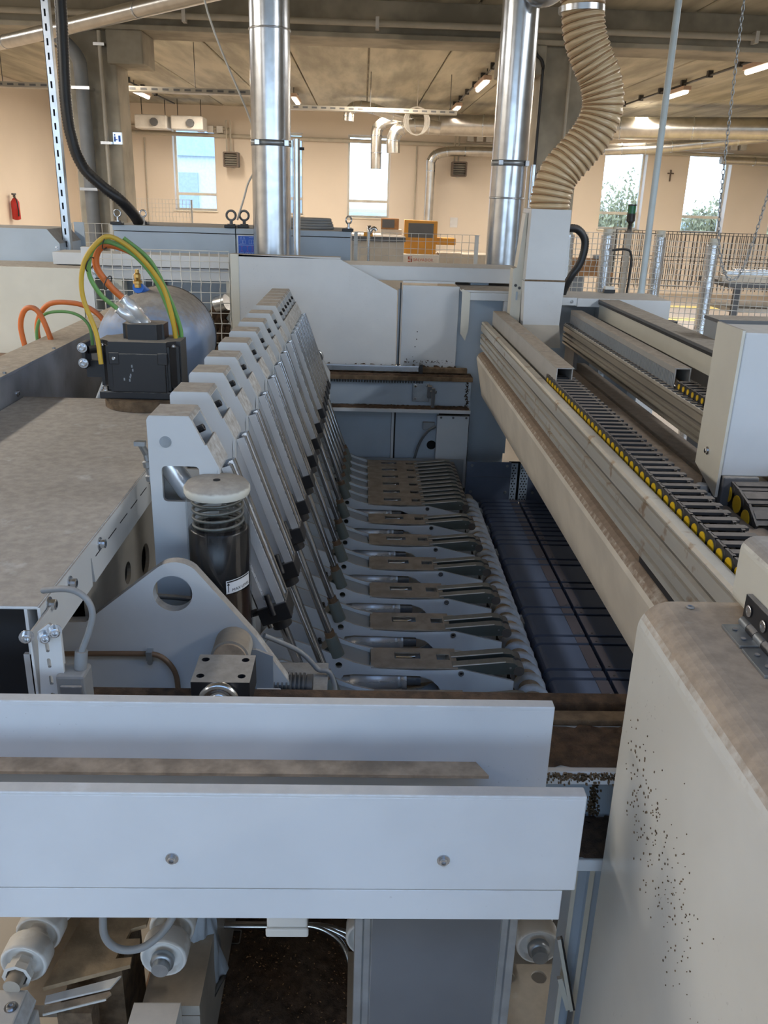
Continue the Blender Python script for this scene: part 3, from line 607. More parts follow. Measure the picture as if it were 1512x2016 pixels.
# head chain (bends down towards the viewer)
hc = thing('cable_chain', 'wide dark cable chain with yellow pin caps curling out under the white carriage box', 'cable chain', (1.0, 1.9, 1.55))
path = [(1.985, 1.622, -8), (1.930, 1.612, -14), (1.878, 1.592, -32), (1.842, 1.548, -62), (1.825, 1.498, -80)]
for y, z, a in path:
    fw = Vector((0, -cos(radians(a)), sin(radians(a)))); up = Vector((0, sin(radians(a)), cos(radians(a)))) if False else Vector((0, -sin(radians(-a)), cos(radians(a))))
    o = chain_link(hc, Vector((0.925, y, z))-up*0.026, fw, up, X, 0.056, 0.13, 0.066)
    obj('link_cover', MB().obox(Vector((0.99, y, z))+up*0.034, fw, X, up, 0.027, 0.066, 0.002), M['chain'], hc)

# pressure beam 2
b2 = thing('second_beam', 'second long beam with shaded grooved rail right of the exhaust column', 'machine beam', (1.2, 3.0, 1.3))
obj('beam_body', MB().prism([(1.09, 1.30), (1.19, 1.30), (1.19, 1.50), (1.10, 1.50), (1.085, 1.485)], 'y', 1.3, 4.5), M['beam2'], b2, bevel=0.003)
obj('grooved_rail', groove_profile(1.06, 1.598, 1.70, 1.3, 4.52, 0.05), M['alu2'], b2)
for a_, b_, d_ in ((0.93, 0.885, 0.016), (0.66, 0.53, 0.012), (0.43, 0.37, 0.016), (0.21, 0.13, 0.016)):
    obj('groove_shade_strip', MB().box(1.06+d_-0.0015, 1.06+d_-0.0003, 1.301, 4.519, 1.598+0.102*(b_+0.012), 1.598+0.102*(a_-0.012)), M['groove'], b2, label='groove strip painted dark as shade')  # groove shade of the second rail, laid in as dark strips
obj('rack_strip', MB().box(1.066, 1.078, 1.3, 4.52, 1.70, 1.704), M['plastw'], b2)
m = MB()
for k in range(72): m.box(1.062, 1.082, 1.35+k*0.044, 1.365+k*0.044, 1.704, 1.708)
obj('rack_tooth', m, M['dgrey'], b2, kind='stuff')
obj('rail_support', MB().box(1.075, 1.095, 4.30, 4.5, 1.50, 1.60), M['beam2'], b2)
wd = obj('wire_duct', MB().box(1.086, 1.142, 2.92, 4.5, 1.768, 1.772).box(1.086, 1.09, 2.92, 4.5, 1.704, 1.768).box(1.138, 1.142, 2.92, 4.5, 1.704, 1.768), M['covg'], b2, label='grey slotted wire duct with brown dust on its lid')
m = MB()
for k in range(110): m.box(1.0835, 1.0862, 2.925+k*0.0142, 2.934+k*0.0142, 1.708, 1.752)
obj('duct_finger', m, M['grey'], b2, kind='stuff')
cc = thing('cable_chain', 'short stretch of cable chain leaving the grey wire duct on the second beam', 'cable chain', (1.12, 2.7, 1.70))
p1 = chain_link(cc, (1.088, 2.40, 1.706), Y_, Z_, X, L, 0.050, 0.028)
for k in range(1, 12): share(p1, cc, (0, k*L, 0))
obj('cable', MB().tube(spline([(1.10, 2.4, 1.717), (1.10, 2.85, 1.717), (1.105, 2.98, 1.722), (1.11, 3.1, 1.72)], 6), 0.010, 8).tube([(1.125, 2.4, 1.716), (1.125, 3.1, 1.716)], 0.008, 8), M['sawlite'], cc)
tr = thing('top_guide', 'cream-faced top guide rail with dark lid at the far right', 'machine rail', (1.3, 3.0, 1.6))
obj('face', MB().box(1.23, 1.24, 2.1, 4.5, 1.735, 1.815), M['cream'], tr, bevel=0.002)
obj('lid', MB().box(1.222, 1.33, 2.1, 4.52, 1.817, 1.830), M['dgrey'], tr, bevel=0.002)
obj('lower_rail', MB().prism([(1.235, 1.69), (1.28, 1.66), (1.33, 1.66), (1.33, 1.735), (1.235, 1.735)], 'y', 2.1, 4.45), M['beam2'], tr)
obj('seal', MB().box(1.224, 1.231, 2.1, 4.5, 1.806, 1.817), M['blackc'], tr)
sb = thing('side_box', 'grey-brown control box standing behind the white carriage box', 'machine box', (1.5, 3.3, 0.0))
obj('case', MB().box(1.325, 2.0, 3.2, 3.33, 0.6, 1.895), M['grey'], sb, bevel=0.004)
obj('lid', MB().box(1.322, 2.0, 3.19, 3.335, 1.893, 1.905), M['dgrey'], sb); obj('front_plate', MB().box(1.40, 2.0, 3.192, 3.2, 1.845, 1.882), M['bgrey'], sb)
obj('foot', MB().box(1.34, 1.44, 3.22, 3.32, 0, 0.6).box(1.85, 1.95, 3.22, 3.32, 0, 0.6), M['grey'], sb)

# far right header box over the second beam
fb = thing('far_header', 'dusty-topped white header box carrying the far ends of the right beams', 'machine frame', (1.3, 4.65, 0.0))
obj('box', MB().box(1.285, 1.60, 4.5, 4.85, 1.45, 1.832), M['wclean'], fb, bevel=0.003)
obj('header', MB().box(1.03, 1.112, 4.5, 4.85, 1.795, 1.835).box(1.114, 1.283, 4.5, 4.85, 1.790, 1.833), M['wclean'], fb, bevel=0.002)
obj('recess_plate', MB().box(1.02, 1.60, 4.72, 4.74, 0.8, 1.80), M['grey'], fb)
obj('leg', MB().box(1.27, 1.30, 4.52, 4.72, 0, 1.79), M['bgrey'], fb); obj('leg', MB().box(1.5, 1.6, 4.55, 4.8, 0, 1.45), M['wclean'], fb)
obj('rear_leg', MB().box(1.02, 1.08, 4.74, 4.85, 0, 1.795), M['bgrey'], fb)
bolt(fb, (1.085, 4.5, 1.815), (0, -1, 0), 0.006, 0.005)
obj('knob', MB().box(1.615, 1.65, 4.5, 4.56, 1.69, 1.73).box(1.60, 1.615, 4.51, 4.55, 1.70, 1.72), M['black'], fb, bevel=0.004)

wsd = thing('side_cover', 'pale white machine cover glimpsed between the two right beams', 'machine cover', (1.26, 3.0, 0))
obj('top', MB().box(1.22, 1.305, 1.7, 4.44, 1.16, 1.20), M['wclean'], wsd); obj('side', MB().box(1.225, 1.245, 1.7, 4.44, 0.2, 1.16), M['wclean'], wsd); obj('foot', MB().box(1.23, 1.30, 1.8, 4.3, 0, 0.2), M['dgrey'], wsd)
obj('divider', MB().box(1.22, 1.305, 3.55, 3.60, 1.20, 1.235), M['grey'], wsd)

rr = random.Random(31); m = MB()
for k in range(230):
    q = rr.random(); y = 1.06-0.26*q+rr.gauss(0, 0.03); z = 1.50-0.06*q+rr.gauss(0, 0.045); y = min(y, 1.10)
    a = rr.uniform(0.0004, 0.0013)*(1.4-q*0.7); b = a*rr.uniform(0.5, 1.0)
    m.box(0.4188, 0.4203, y-b, y+b, z-a, z+a)
obj('sawdust_specks', m, M['sawlite'], hs, kind='stuff', label='brown sawdust specks on the side of the housing')
# ------------------------------------------------------------------ helical roller and slatted table
t = thing('helical_roller', 'white helical-ribbed roller running between the clamp arms and the table', 'roller', (0.553, 2.7, 0.82))
obj('core', MB().cyl((0.553, 1.72, 0.866), (0.553, 4.02, 0.866), 0.034, n=24), M['strip'], t, label='dusty roller core')
hp_ = []; n_ = int((4.0-1.72)/0.066*18)
for i in range(n_+1):
    an = 2*pi*i/18; hp_.append((0.553+0.034*cos(an), 1.72+0.066*i/18, 0.866+0.034*sin(an)))
obj('spiral_rib', MB().tube(hp_, 0.0155, 8), M['roller'], t, label='white spiral rib')
obj('end_cap', MB().cyl((0.553, 4.02, 0.868), (0.553, 4.08, 0.868), 0.034, n=20), M['grey'], t)
st = thing('slat_table', 'blue-grey saw table of wide and narrow slats with dark gaps', 'saw table', (1.05, 3.2, 0.55))
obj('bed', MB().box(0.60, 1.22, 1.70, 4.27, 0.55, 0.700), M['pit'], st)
obj('side_rail', MB().box(0.604, 0.626, 1.70, 4.25, 0.70, 0.795), M['sawdust'], st)
G = [1.81, 1.871, 2.045, 2.106, 2.282, 2.343, 2.457, 2.517, 2.692, 2.754, 2.922, 2.983, 3.158, 3.216, 3.393, 3.455, 3.622, 3.674, 3.737, 3.796, 3.847, 3.909, 3.968, 4.024, 4.081, 4.135, 4.19, 4.248]
def slatpart(y0, y1):
    wide = (y1-y0) > 0.1; g = 0.0085
    P = arc(0.668, 0.792, 0.028, 90, 180, 5)
    poly = P + [(0.640, 0.701), (0.839, 0.701), (0.839, 0.82)]
    o = obj('slat', MB().prism(poly, 'y', y0+g, y1-g), M['slat'], st, bevel=0.003)
    obj('wear_strip', MB().box(0.797, 0.838, y0+g+0.001, y1-g-0.001, 0.82, 0.8212), M['slatm'], o)
    o2 = obj('slat', MB().box(0.851, 1.22, y0+g, y1-g, 0.701, 0.82), M['slat2'], st, bevel=0.002)
    obj('wear_strip', MB().box(0.852, 0.880, y0+g+0.001, y1-g-0.001, 0.82, 0.8212), M['slatm'], o2)
    bolt(o2, (0.868, y0+0.02, 0.8212), (0, 0, 1), 0.004, 0.001, 'blackc', 'screw', False)
    if wide: bolt(o, (0.826, y0+0.02, 0.8212), (0, 0, 1), 0.004, 0.001, 'zinc', 'screw', False)
for a, b in zip(G[:-1], G[1:]): slatpart(a, b)
for y in (2.86, 3.51, 3.80, 4.05):
    obj('stop_bracket', MB().box(0.628, 0.638, y, y+0.07, 0.701, 0.812).cyl((0.616, y+0.06, 0.812), (0.634, y+0.06, 0.812), 0.006, n=8), M['zinc'], st)
for y in (2.2, 4.1): obj('leg', MB().box(1.05, 1.15, y, y+0.1, 0, 0.55), M['grey'], st)
# end apron and perforated plate
ap = thing('end_plate', 'dark blue-grey steel end plate with screws closing the table pit', 'machine plate', (0.78, 4.3, 0.76))
obj('plate', MB().box(0.572, 0.806, 4.300, 4.308, 0.78, 1.005), M['blueg'], ap)
obj('bend', MB().box(0.572, 0.806, 4.292, 4.300, 0.905, 0.925), M['blueg'], ap)
for p in ((0.60, 0.84), (0.785, 0.84), (0.60, 0.985), (0.785, 0.985)): bolt(ap, (p[0], 4.30, p[1]), (0, -1, 0), 0.005, 0.003, 'zinc')
pf = thing('perforated_plate', 'pale blue perforated plate with a saw slot behind the table', 'perforated plate', (0.93, 4.3, 0.78))
for x0, x1 in ((0.808, 0.842), (0.856, 0.90)):
    hl_ = []; k = 0
    z = 0.80
    while z < 0.99:
        for i in range(int((x1-x0)/0.0145)):
            cx = x0+0.008+i*0.0145+(0.006 if k % 2 else 0)
            if cx < x1-0.006: hl_.append(circ(cx, z, 0.0045, 7))
        z += 0.0145; k += 1
    obj('panel', MB().prism([(x0, 0.785), (x1, 0.785), (x1, 1.0), (x0, 1.0)], 'y', 4.302, 4.306, hl_), M['bgrey'], pf)
obj('panel', MB().box(0.90, 1.25, 4.302, 4.308, 0.785, 1.0), M['blueg'], pf)
bolt(pf, (0.93, 4.302, 0.84), (0, -1, 0), 0.005, 0.003, 'zinc')
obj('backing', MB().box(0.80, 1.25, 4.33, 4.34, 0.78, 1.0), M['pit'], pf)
ga = thing('grey_apron', 'dark grey apron sheet hanging behind the farthest clamp arms', 'machine plate', (0.28, 4.44, 0.7))
obj('sheet', MB().box(-0.03, 0.572, 4.44, 4.446, 0.70, 0.972), M['grey'], ga)

# machine base deck
db = thing('machine_base', 'dusty base deck under the clamp arms and posts', 'machine base', (0.0, 3.1, 0.0))
obj('deck', MB().box(-1.05, 0.598, 1.70, 4.44, 0.66, 0.70), M['beige'], db)
obj('sill', MB().box(0.52, 0.595, 1.72, 4.3, 0.701, 0.80), M['pit'], db)
for x in (-0.95, -0.1):
    obj('leg', MB().box(x-0.05, x+0.05, 4.3, 4.4, 0, 0.66), M['grey'], db); obj('leg', MB().box(x-0.05, x+0.05, 2.75, 2.85, 0, 0.66), M['grey'], db)

ORD = ['nearest', 'second nearest', 'third nearest', 'fourth nearest', 'fifth nearest', 'sixth nearest', 'seventh nearest', 'eighth nearest', 'ninth nearest', 'tenth nearest', 'fourth farthest', 'third farthest', 'second farthest', 'farthest']
# ------------------------------------------------------------------ clamp arms
def make_arm(y, lab):
    t = thing('clamp_arm', lab, 'clamp arm', (0.15, y, 0.70), 'clamp arms between the posts and the roller')
    outer = [(-0.26, 0.702), (0.488, 0.802), (0.488, 0.925), (0.33, 0.962), (0.20, 0.957), (0.08, 0.962), (0.0, 0.982), (-0.06, 1.008), (-0.12, 1.033), (-0.20, 1.062), (-0.25, 1.06), (-0.30, 1.0)]
    slot = [(-0.045, 0.912), (-0.03, 0.938), (0.0, 0.942), (0.20, 0.938), (0.235, 0.925), (0.262, 0.90), (0.275, 0.865), (0.27, 0.835), (0.0, 0.80), (-0.03, 0.83), (-0.045, 0.87)]
    hole = circ(-0.04, 0.975, 0.0105, 12)
    hole = circ(-0.045, 0.972, 0.0105, 12)
    for yy in (0.0, 0.112): obj('side_plate', MB().prism(outer, 'y', y+yy, y+yy+0.008, [slot, hole]), M['armw'], t, bevel=0.0015, seg=1)
    cov = MB().prism([(0.052, y), (0.315, y), (0.315, y+0.12), (0.052, y+0.12)], 'z', 0.963, 0.967,
        [[(0.125, y+0.055), (0.205, y+0.055), (0.205, y+0.092), (0.125, y+0.092)], [(0.255, y+0.05), (0.295, y+0.05), (0.295, y+0.085), (0.255, y+0.085)]])
    obj('top_cover', cov, M['armc'], t, label='top cover brown with dust')
    obj('slot_link', MB().box(0.13, 0.18, y+0.068, y+0.078, 0.945, 0.962).cyl((0.13, y+0.073, 0.955), (0.19, y+0.078, 0.961), 0.004, n=8), M['steel'], t)
    obj('inner_sheet', MB().prism([(-0.05, 0.985), (0.05, 0.952), (0.05, 0.956), (-0.05, 0.99)], 'y', y+0.012, y+0.108), M['armi'], t)
    obj('air_cylinder', MB().lathe([(0.026, 0), (0.026, 0.035), (0.034, 0.036), (0.034, 0.175), (0.030, 0.176), (0.030, 0.192), (0.034, 0.193), (0.034, 0.207)], (-0.045, y+0.030, 0.902), (1, 0, 0.045), 22), M['alub'], t, label='silver air cylinder')
    obj('cylinder_end', MB().cyl((0.162, y+0.030, 0.911), (0.205, y+0.030, 0.913), 0.022, n=14), M['dgrey'], t)
    obj('fan_plate', MB().prism([(0.195, 0.86), (0.262, 0.90), (0.262, 0.85)], 'y', y+0.04, y+0.046).prism([(0.20, 0.855), (0.26, 0.875), (0.26, 0.84)], 'y', y+0.06, y+0.064), M['armi'], t)
    for yy in (0.006, 0.062):
        pa = [(0.285, 0.955), (0.30, 0.968), (0.46, 0.985), (0.485, 0.983), (0.502, 0.970), (0.505, 0.955), (0.485, 0.945), (0.455, 0.944), (0.31, 0.944)]
        pd = obj('paddle', MB().prism(pa, 'y', y+yy, y+yy+0.034), M['padd'], t, bevel=0.002, seg=1, label='dark steel finger')
        obj('edge_strip', MB().prism([(0.30, 0.9682), (0.46, 0.9852), (0.46, 0.987), (0.30, 0.970)], 'y', y+yy+0.0005, y+yy+0.0040), M['plastw'], pd)
        obj('tip_roller', MB().cyl((0.502, y+yy-0.003, 0.957), (0.502, y+yy+0.037, 0.957), 0.0165, n=14), M['rolltip'], pd, bevel=0.003)
        bolt(pd, (0.475, y+yy, 0.968), (0, -1, 0), 0.0035, 0.002, 'zinc', 'rivet', False)
    bolt(t, (0.325, y, 0.950), (0, -1, 0), 0.009, 0.004, 'dgrey', 'pivot_bolt', False)
    bolt(t, (-0.105, y+0.05, 1.02), (0, 0, 1), 0.006, 0.014, 'blackc', 'stop_screw', True)
    obj('clevis', MB().prism([(-0.10, 0.955), (-0.035, 0.955), (-0.045, 1.0), (-0.075, 1.022), (-0.10, 1.0)], 'y', y+0.028, y+0.085), M['clev'], t, bevel=0.004, label='green-grey cast clevis')
    return t
ARMY = [1.78+0.242*k for k in range(9)] + [3.716+0.117*k for k in range(1, 6)]
armtxt = lambda k: '%s clamp arm with two dark steel fingers, in the row along the roller' % ORD[k]
arm0 = make_arm(ARMY[0], armtxt(0))
for k in range(1, 14): dup(arm0, (0, ARMY[k]-ARMY[0], 0), armtxt(k))

# ------------------------------------------------------------------ posts with pneumatic cylinders
def make_post(y, lab):
    t = thing('cylinder_post', lab, 'machine post', (-0.36, y, 0.70), 'white posts carrying pneumatic cylinders')
    outer = [(-0.442, 0.702), (-0.300, 0.702), (-0.300, 1.725), (-0.298, 1.743), (-0.351, 1.851), (-0.356, 1.855)] + [(-0.434, 1.855), (-0.442, 1.847)]
    win = rrect(-0.417, -0.337, 1.667, 1.747, 0.010, 3)
    for yy in (0.0, 0.098): obj('side_plate', MB().prism(outer, 'y', y+yy, y+yy+0.010, [win]), M['white'], t, bevel=0.003)
    obj('cap', MB().prism([(-0.441, 1.82), (-0.441, 1.850), (-0.436, 1.856), (-0.354, 1.856), (-0.347, 1.845), (-0.352, 1.843)]+[(-0.357, 1.848), (-0.432, 1.848), (-0.435, 1.82)], 'y', y+0.001, y+0.107), M['white'], t, bevel=0.002)
    obj('back_wall', MB().box(-0.442, -0.436, y+0.008, y+0.1, 0.702, 1.82), M['white'], t)
    obj('slant_plate', MB().prism([(-0.3235, 1.794), (-0.319, 1.796), (-0.2935, 1.743), (-0.2955, 1.655), (-0.300, 1.655), (-0.298, 1.742)], 'y', y-0.001, y+0.109), M['white'], t, bevel=0.001, label='slanted cover plate under brown dust')
    obj('pivot_pin', MB().cyl((-0.405, y+0.002, 1.800), (-0.405, y-0.0015, 1.800), 0.0125, n=20).cyl((-0.405, y, 1.800), (-0.405, y-0.003, 1.800), 0.0095, n=20), M['zinc'], t, bevel=0.0006)
    obj('guide_sleeve', MB().cyl((-0.432, y+0.052, 1.765), (-0.345, y+0.052, 1.63), 0.024, n=18), M['alub'], t, label='silver sleeve behind the window')
    bolt(t, (-0.350, y+0.05, 1.812), (0.9, 0, 0.45), 0.008, 0.02, 'blackc', 'hose_fitting')
    a = Vector((-0.325, y+0.054, 1.79)); b = Vector((-0.048, y+0.054, 1.00)); d = (b-a).normalized(); s = Vector((0, 1, 0)); u = d.cross(s)
    Lt = (b-a).length; c0 = a+d*0.06; c1 = a+d*0.402; hw = 0.031
    # square barrel with round grooves: section in (s,u)
    sec = [(-hw, -hw), (-0.012, -hw), (-0.009, -hw+0.008), (0.009, -hw+0.008), (0.012, -hw), (hw, -hw), (hw, -0.012), (hw-0.008, -0.009), (hw-0.008, 0.009), (hw, 0.012), (hw, hw), (0.012, hw), (0.009, hw-0.008), (-0.009, hw-0.008), (-0.012, hw), (-hw, hw), (-hw, 0.012), (-hw+0.008, 0.009), (-hw+0.008, -0.009), (-hw, -0.012)]
    m = MB(); n = len(sec); vs = [c0+s*p[0]+u*p[1] for p in sec]+[c1+s*p[0]+u*p[1] for p in sec]
    m.add(vs, [(i, (i+1) % n, (i+1) % n+n, i+n) for i in range(n)])
    brl = obj('barrel', m, M['alub'], t, label='grooved aluminium cylinder barrel')
    for q in (-0.022, 0.022): obj('tie_bar', MB().cyl(c0+s*q-u*(hw+0.001), c1+s*q-u*(hw+0.001), 0.005, n=8).cyl(c0+s*q+u*(hw+0.001), c1+s*q+u*(hw+0.001), 0.005, n=8), M['chrome'], brl)
    ec = obj('end_cap', MB().obox(c1+d*0.022, d, s, u, 0.022, 0.036, 0.036).cyl(c1+d*0.04, c1+d*0.07, 0.024, n=16), M['blackc'], t, bevel=0.002, label='black cylinder end cap')
    for (q, w) in ((0.022, -0.022), (-0.022, -0.022), (0.022, 0.022)): obj('cap_nut', MB().cyl(c1+d*0.044+s*q+u*w, c1+d*0.056+s*q+u*w, 0.0085, n=6), M['steel'], ec)
    obj('air_port', MB().cyl(c1+d*0.02-u*0.036, c1+d*0.02-u*0.062, 0.009, n=8).cyl(c1-d*0.03-s*0.034, c1+d*0.02-s*0.044, 0.007, n=8), M['blackc'], ec)
    obj('piston_rod', MB().cyl(c1+d*0.06, b-d*0.07, 0.0115, n=14), M['chrome'], t, label='chromed piston rod')
    obj('rod_nut', MB().cyl(b-d*0.085, b-d*0.066, 0.017, n=6), M['brown'], t); obj('rod_end', MB().cyl(b-d*0.068, b, 0.019, 0.021, n=14), M['clev'], t)
    return t
TOWY = [1.756, 1.988, 2.222, 2.452, 2.703, 2.937, 3.165, 3.405, 3.652] + [3.652+0.117*k for k in range(1, 6)]
posttxt = lambda k: '%s white post with slanted pneumatic cylinder, in the long row left of the arms' % ORD[k]
post0 = make_post(TOWY[0], posttxt(0))
for k in range(1, 14): dup(post0, (0, TOWY[k]-TOWY[0], 0), posttxt(k))
# ------------------------------------------------------------------ far cross wall
fw = thing('far_side_panel', 'large white side panel with a slanted upper right corner at the far end', 'machine panel', (-0.25, 4.64, 0))
obj('panel', MB().prism([(-0.635, 1.0), (0.196, 1.0), (0.19, 1.834), (-0.11, 1.982), (-0.635, 1.992)], 'y', 4.62, 4.632), M['wclean'], fw, bevel=0.002)
obj('left_return', MB().box(-0.676, -0.634, 4.618, 4.66, 1.0, 1.995), M['cream'], fw, bevel=0.002, label='cream left edge profile')
obj('top_cap', MB().prism([(-0.66, 4.62), (-0.11, 4.62), (-0.11, 4.70), (-0.66, 4.70)], 'z', 1.983, 1.992), M['white'], fw)
obj('edge_strip', MB().box(0.197, 0.214, 4.625, 4.66, 1.0, 1.84), M['bgrey'], fw); obj('seal', MB().box(0.205, 0.211, 4.615, 4.63, 1.0, 1.875), M['blackc'], fw)
obj('foot', MB().box(-0.6, -0.5, 4.63, 4.66, 0, 1.0).box(0.1, 0.19, 4.63, 4.66, 0, 1.0), M['bgrey'], fw)
np_ = thing('far_narrow_panel', 'narrow white panel right of the black seam at the far end', 'machine panel', (0.37, 4.66, 0))
obj('panel', MB().box(0.218, 0.519, 4.645, 4.657, 1.0, 1.86), M['wclean'], np_, bevel=0.002)
obj('top_strip', MB().box(0.222, 0.50, 4.70, 4.72, 1.868, 1.878), M['wclean'], np_)
for p in ((0.305, 1.62), (0.303, 1.58), (0.296, 1.54)): bolt(np_, (p[0], 4.645, p[1]), (0, -1, 0), 0.003, 0.001, 'blackc', 'hole_plug', False)
rr = random.Random(9); m = MB()
for k in range(70):
    x = rr.uniform(0.24, 0.5); z = 1.452+abs(rr.gauss(0, 0.012)); q = rr.uniform(0.0008, 0.0024); m.box(x-q, x+q, 4.6435, 4.6455, z-q, z+q)
obj('grime', m, M['sawdust'], np_, kind='stuff')
obj('foot', MB().box(0.24, 0.5, 4.66, 4.68, 0, 1.0), M['bgrey'], np_)
cn = thing('far_end_frame', 'white channel frame with pointed flap holding the far end of the nearest beam', 'machine frame', (0.68, 4.62, 0))
obj('flap', MB().prism([(4.595, 1.855), (4.655, 1.855), (4.655, 1.645), (4.625, 1.60), (4.595, 1.655)], 'x', 0.520, 0.527) if False else MB().prism([(0.523, 1.858), (0.566, 1.84), (0.566, 1.655), (0.552, 1.592), (0.525, 1.63)], 'y', 4.55, 4.556), M['cream'], cn, bevel=0.001)
obj('header', MB().box(0.566, 0.80, 4.55, 4.75, 1.802, 1.842), M['wclean'], cn, bevel=0.002)
obj('right_post', MB().box(0.745, 0.80, 4.55, 4.60, 1.60, 1.802), M['wclean'], cn, bevel=0.002)
obj('top', MB().box(0.52, 0.84, 4.556, 5.05, 1.843, 1.852), M['white'], cn)
obj('recess_plate', MB().box(0.52, 0.83, 4.66, 4.67, 0.95, 1.842), M['bgrey'], cn)
obj('hole_strip', MB().box(0.806, 0.838, 4.53, 4.545, 1.60, 1.828), M['cream'], cn, bevel=0.001)
for z in (1.80, 1.73, 1.66): bolt(cn, (0.825, 4.53, z), (0, -1, 0), 0.004, 0.001, 'blackc', 'hole_plug', False)
obj('foot', MB().box(0.56, 0.82, 4.67, 4.69, 0, 0.95), M['bgrey'], cn)
ub = thing('upper_header_beam', 'long white header beam with dusty top between the white panel and the exhaust column', 'machine beam', (0.4, 4.85, 0))
obj('beam', MB().box(-0.12, 0.86, 4.80, 5.10, 1.868, 1.945), M['wclean'], ub, bevel=0.003)
obj('leg', MB().box(-0.10, 0.0, 4.85, 4.95, 0, 1.868).box(0.6, 0.7, 4.85, 4.95, 0, 1.868), M['bgrey'], ub)
fr = thing('far_rail_beam', 'far cross beam with chrome rail and toothed rack under brown dust', 'machine beam', (0.2, 4.55, 0))
obj('rail_top', MB().box(-0.5, 0.60, 4.49, 4.61, 1.385, 1.408), M['sawlite'], fr, bevel=0.002)
obj('chrome_rail', MB().box(-0.5, 0.32, 4.55, 4.575, 1.416, 1.452), M['galv'], fr, bevel=0.006)
obj('chrome_rail', MB().box(0.325, 0.575, 4.55, 4.575, 1.416, 1.446), M['sawlite'], fr, bevel=0.006, label='dust-covered end of the rail')
obj('rail_clip', MB().box(0.318, 0.336, 4.54, 4.58, 1.408, 1.462), M['blackc'], fr, bevel=0.002)
obj('dust_ridge', dustlayer(-0.5, 0.60, 4.495, 4.548, 1.408, 0.01, 90, 4, 11), M['sawdust'], fr, kind='stuff')
obj('dust_ridge', dustlayer(-0.5, 0.57, 4.578, 4.61, 1.41, 0.045, 90, 3, 12), M['sawdust'], fr, kind='stuff')
m = MB(); k = 0; x = -0.5
while x < 0.33:
    m.prism([(x, 1.386), (x+0.012, 1.386), (x+0.009, 1.372), (x+0.003, 1.372)], 'y', 4.488, 4.51); x += 0.0145
obj('rack_tooth', m, M['blackc'], fr, kind='stuff')
obj('web_plate', MB().box(-0.5, 0.595, 4.512, 4.6, 1.25, 1.385), M['bgrey'], fr)
obj('shelf', MB().box(-0.5, 0.59, 4.425, 4.6, 1.228, 1.247), M['wclean'], fr, bevel=0.002)
obj('sawdust_cake', dustlayer(-0.18, 0.585, 4.43, 4.51, 1.2475, 0.008, 80, 5, 13), M['sawdust'], fr, kind='stuff')
obj('mount_plate', MB().box(0.283, 0.372, 4.500, 4.512, 1.272, 1.372), M['zinc'], fr, bevel=0.002)
for p in ((0.298, 1.357), (0.298, 1.288), (0.362, 1.360)): bolt(fr, (p[0], 4.50, p[1]), (0, -1, 0), 0.006, 0.004)
obj('latch', MB().box(0.362, 0.384, 4.46, 4.50, 1.30, 1.362).cyl((0.39, 4.45, 1.355), (0.39, 4.45, 1.255), 0.010, n=10).cyl((0.37, 4.47, 1.335), (0.405, 4.45, 1.335), 0.009, n=8), M['dgrey'], fr)
rr = random.Random(6); m = MB()
for k in range(120):
    z = rr.uniform(1.25, 1.385); x = 0.575+rr.gauss(0, 0.004)+0.004*sin(z*90); q = rr.uniform(0.001, 0.0026); m.box(x-q, x+q, 4.5095, 4.513, z-q, z+q)
obj('dust_streak', m, M['sawdust'], fr, kind='stuff')
lp = thing('far_lower_panels', 'blue-grey lower panels below the far cross beam', 'machine panel', (0.2, 4.5, 0))
obj('panel', MB().box(-0.45, 0.175, 4.50, 4.508, 0.70, 1.226), M['bgrey'], lp); obj('edge_strip', MB().box(0.177, 0.190, 4.492, 4.508, 0.70, 1.226), M['wclean'], lp)
obj('seal', MB().box(0.192, 0.197, 4.495, 4.508, 0.70, 1.226), M['blackc'], lp); obj('panel', MB().prism([(0.199, 0.70), (0.43, 0.70), (0.43, 1.226), (0.199, 1.226)], 'y', 4.50, 4.508, [circ(0.398, 1.034, 0.026, 20)]), M['bgrey'], lp)
obj('access_cover', MB().box(0.42, 0.59, 4.470, 4.498, 0.80, 1.205), M['wclean'], lp, bevel=0.002)
for x in (0.44, 0.505, 0.575): bolt(lp, (x, 4.470, 1.196), (0, -1, 0), 0.006, 0.003, 'dgrey', 'screw', False)
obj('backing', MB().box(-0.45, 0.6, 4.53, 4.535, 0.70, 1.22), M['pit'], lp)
obj('connector', MB().box(0.345, 0.41, 4.478, 4.50, 1.125, 1.165), M['grey'], lp, bevel=0.003)
obj('cable', MB().tube(spline([(0.415, 4.475, 1.145), (0.375, 4.47, 1.12), (0.335, 4.47, 1.06), (0.31, 4.47, 0.98), (0.29, 4.47, 0.85)], 6), 0.007, 8), M['dgrey'], lp)
obj('foot', MB().box(-0.45, 0.59, 4.51, 4.53, 0, 0.70), M['grey'], lp)
fg = thing('far_gusset', 'white far gusset plate with a silver knob behind the last posts', 'machine bracket', (-0.28, 4.475, 0.70))
obj('plate', MB().prism([(-0.46, 0.702), (-0.153, 0.702), (-0.153, 1.425), (-0.305, 1.70), (-0.34, 1.74), (-0.46, 1.74)], 'y', 4.462, 4.475), M['white'], fg, bevel=0.003)
obj('knob', MB().lathe([(0.034, 0), (0.034, 0.012), (0.026, 0.016), (0.022, 0.010), (0.010, 0.010), (0.009, 0.02)], (-0.222, 4.462, 1.508), (0, -1, 0), 20), M['steel'], fg)
for z in (1.36, 1.27): obj('stud', MB().cyl((-0.158, 4.462, z), (-0.158, 4.448, z), 0.010, n=10), M['blackc'], fg)

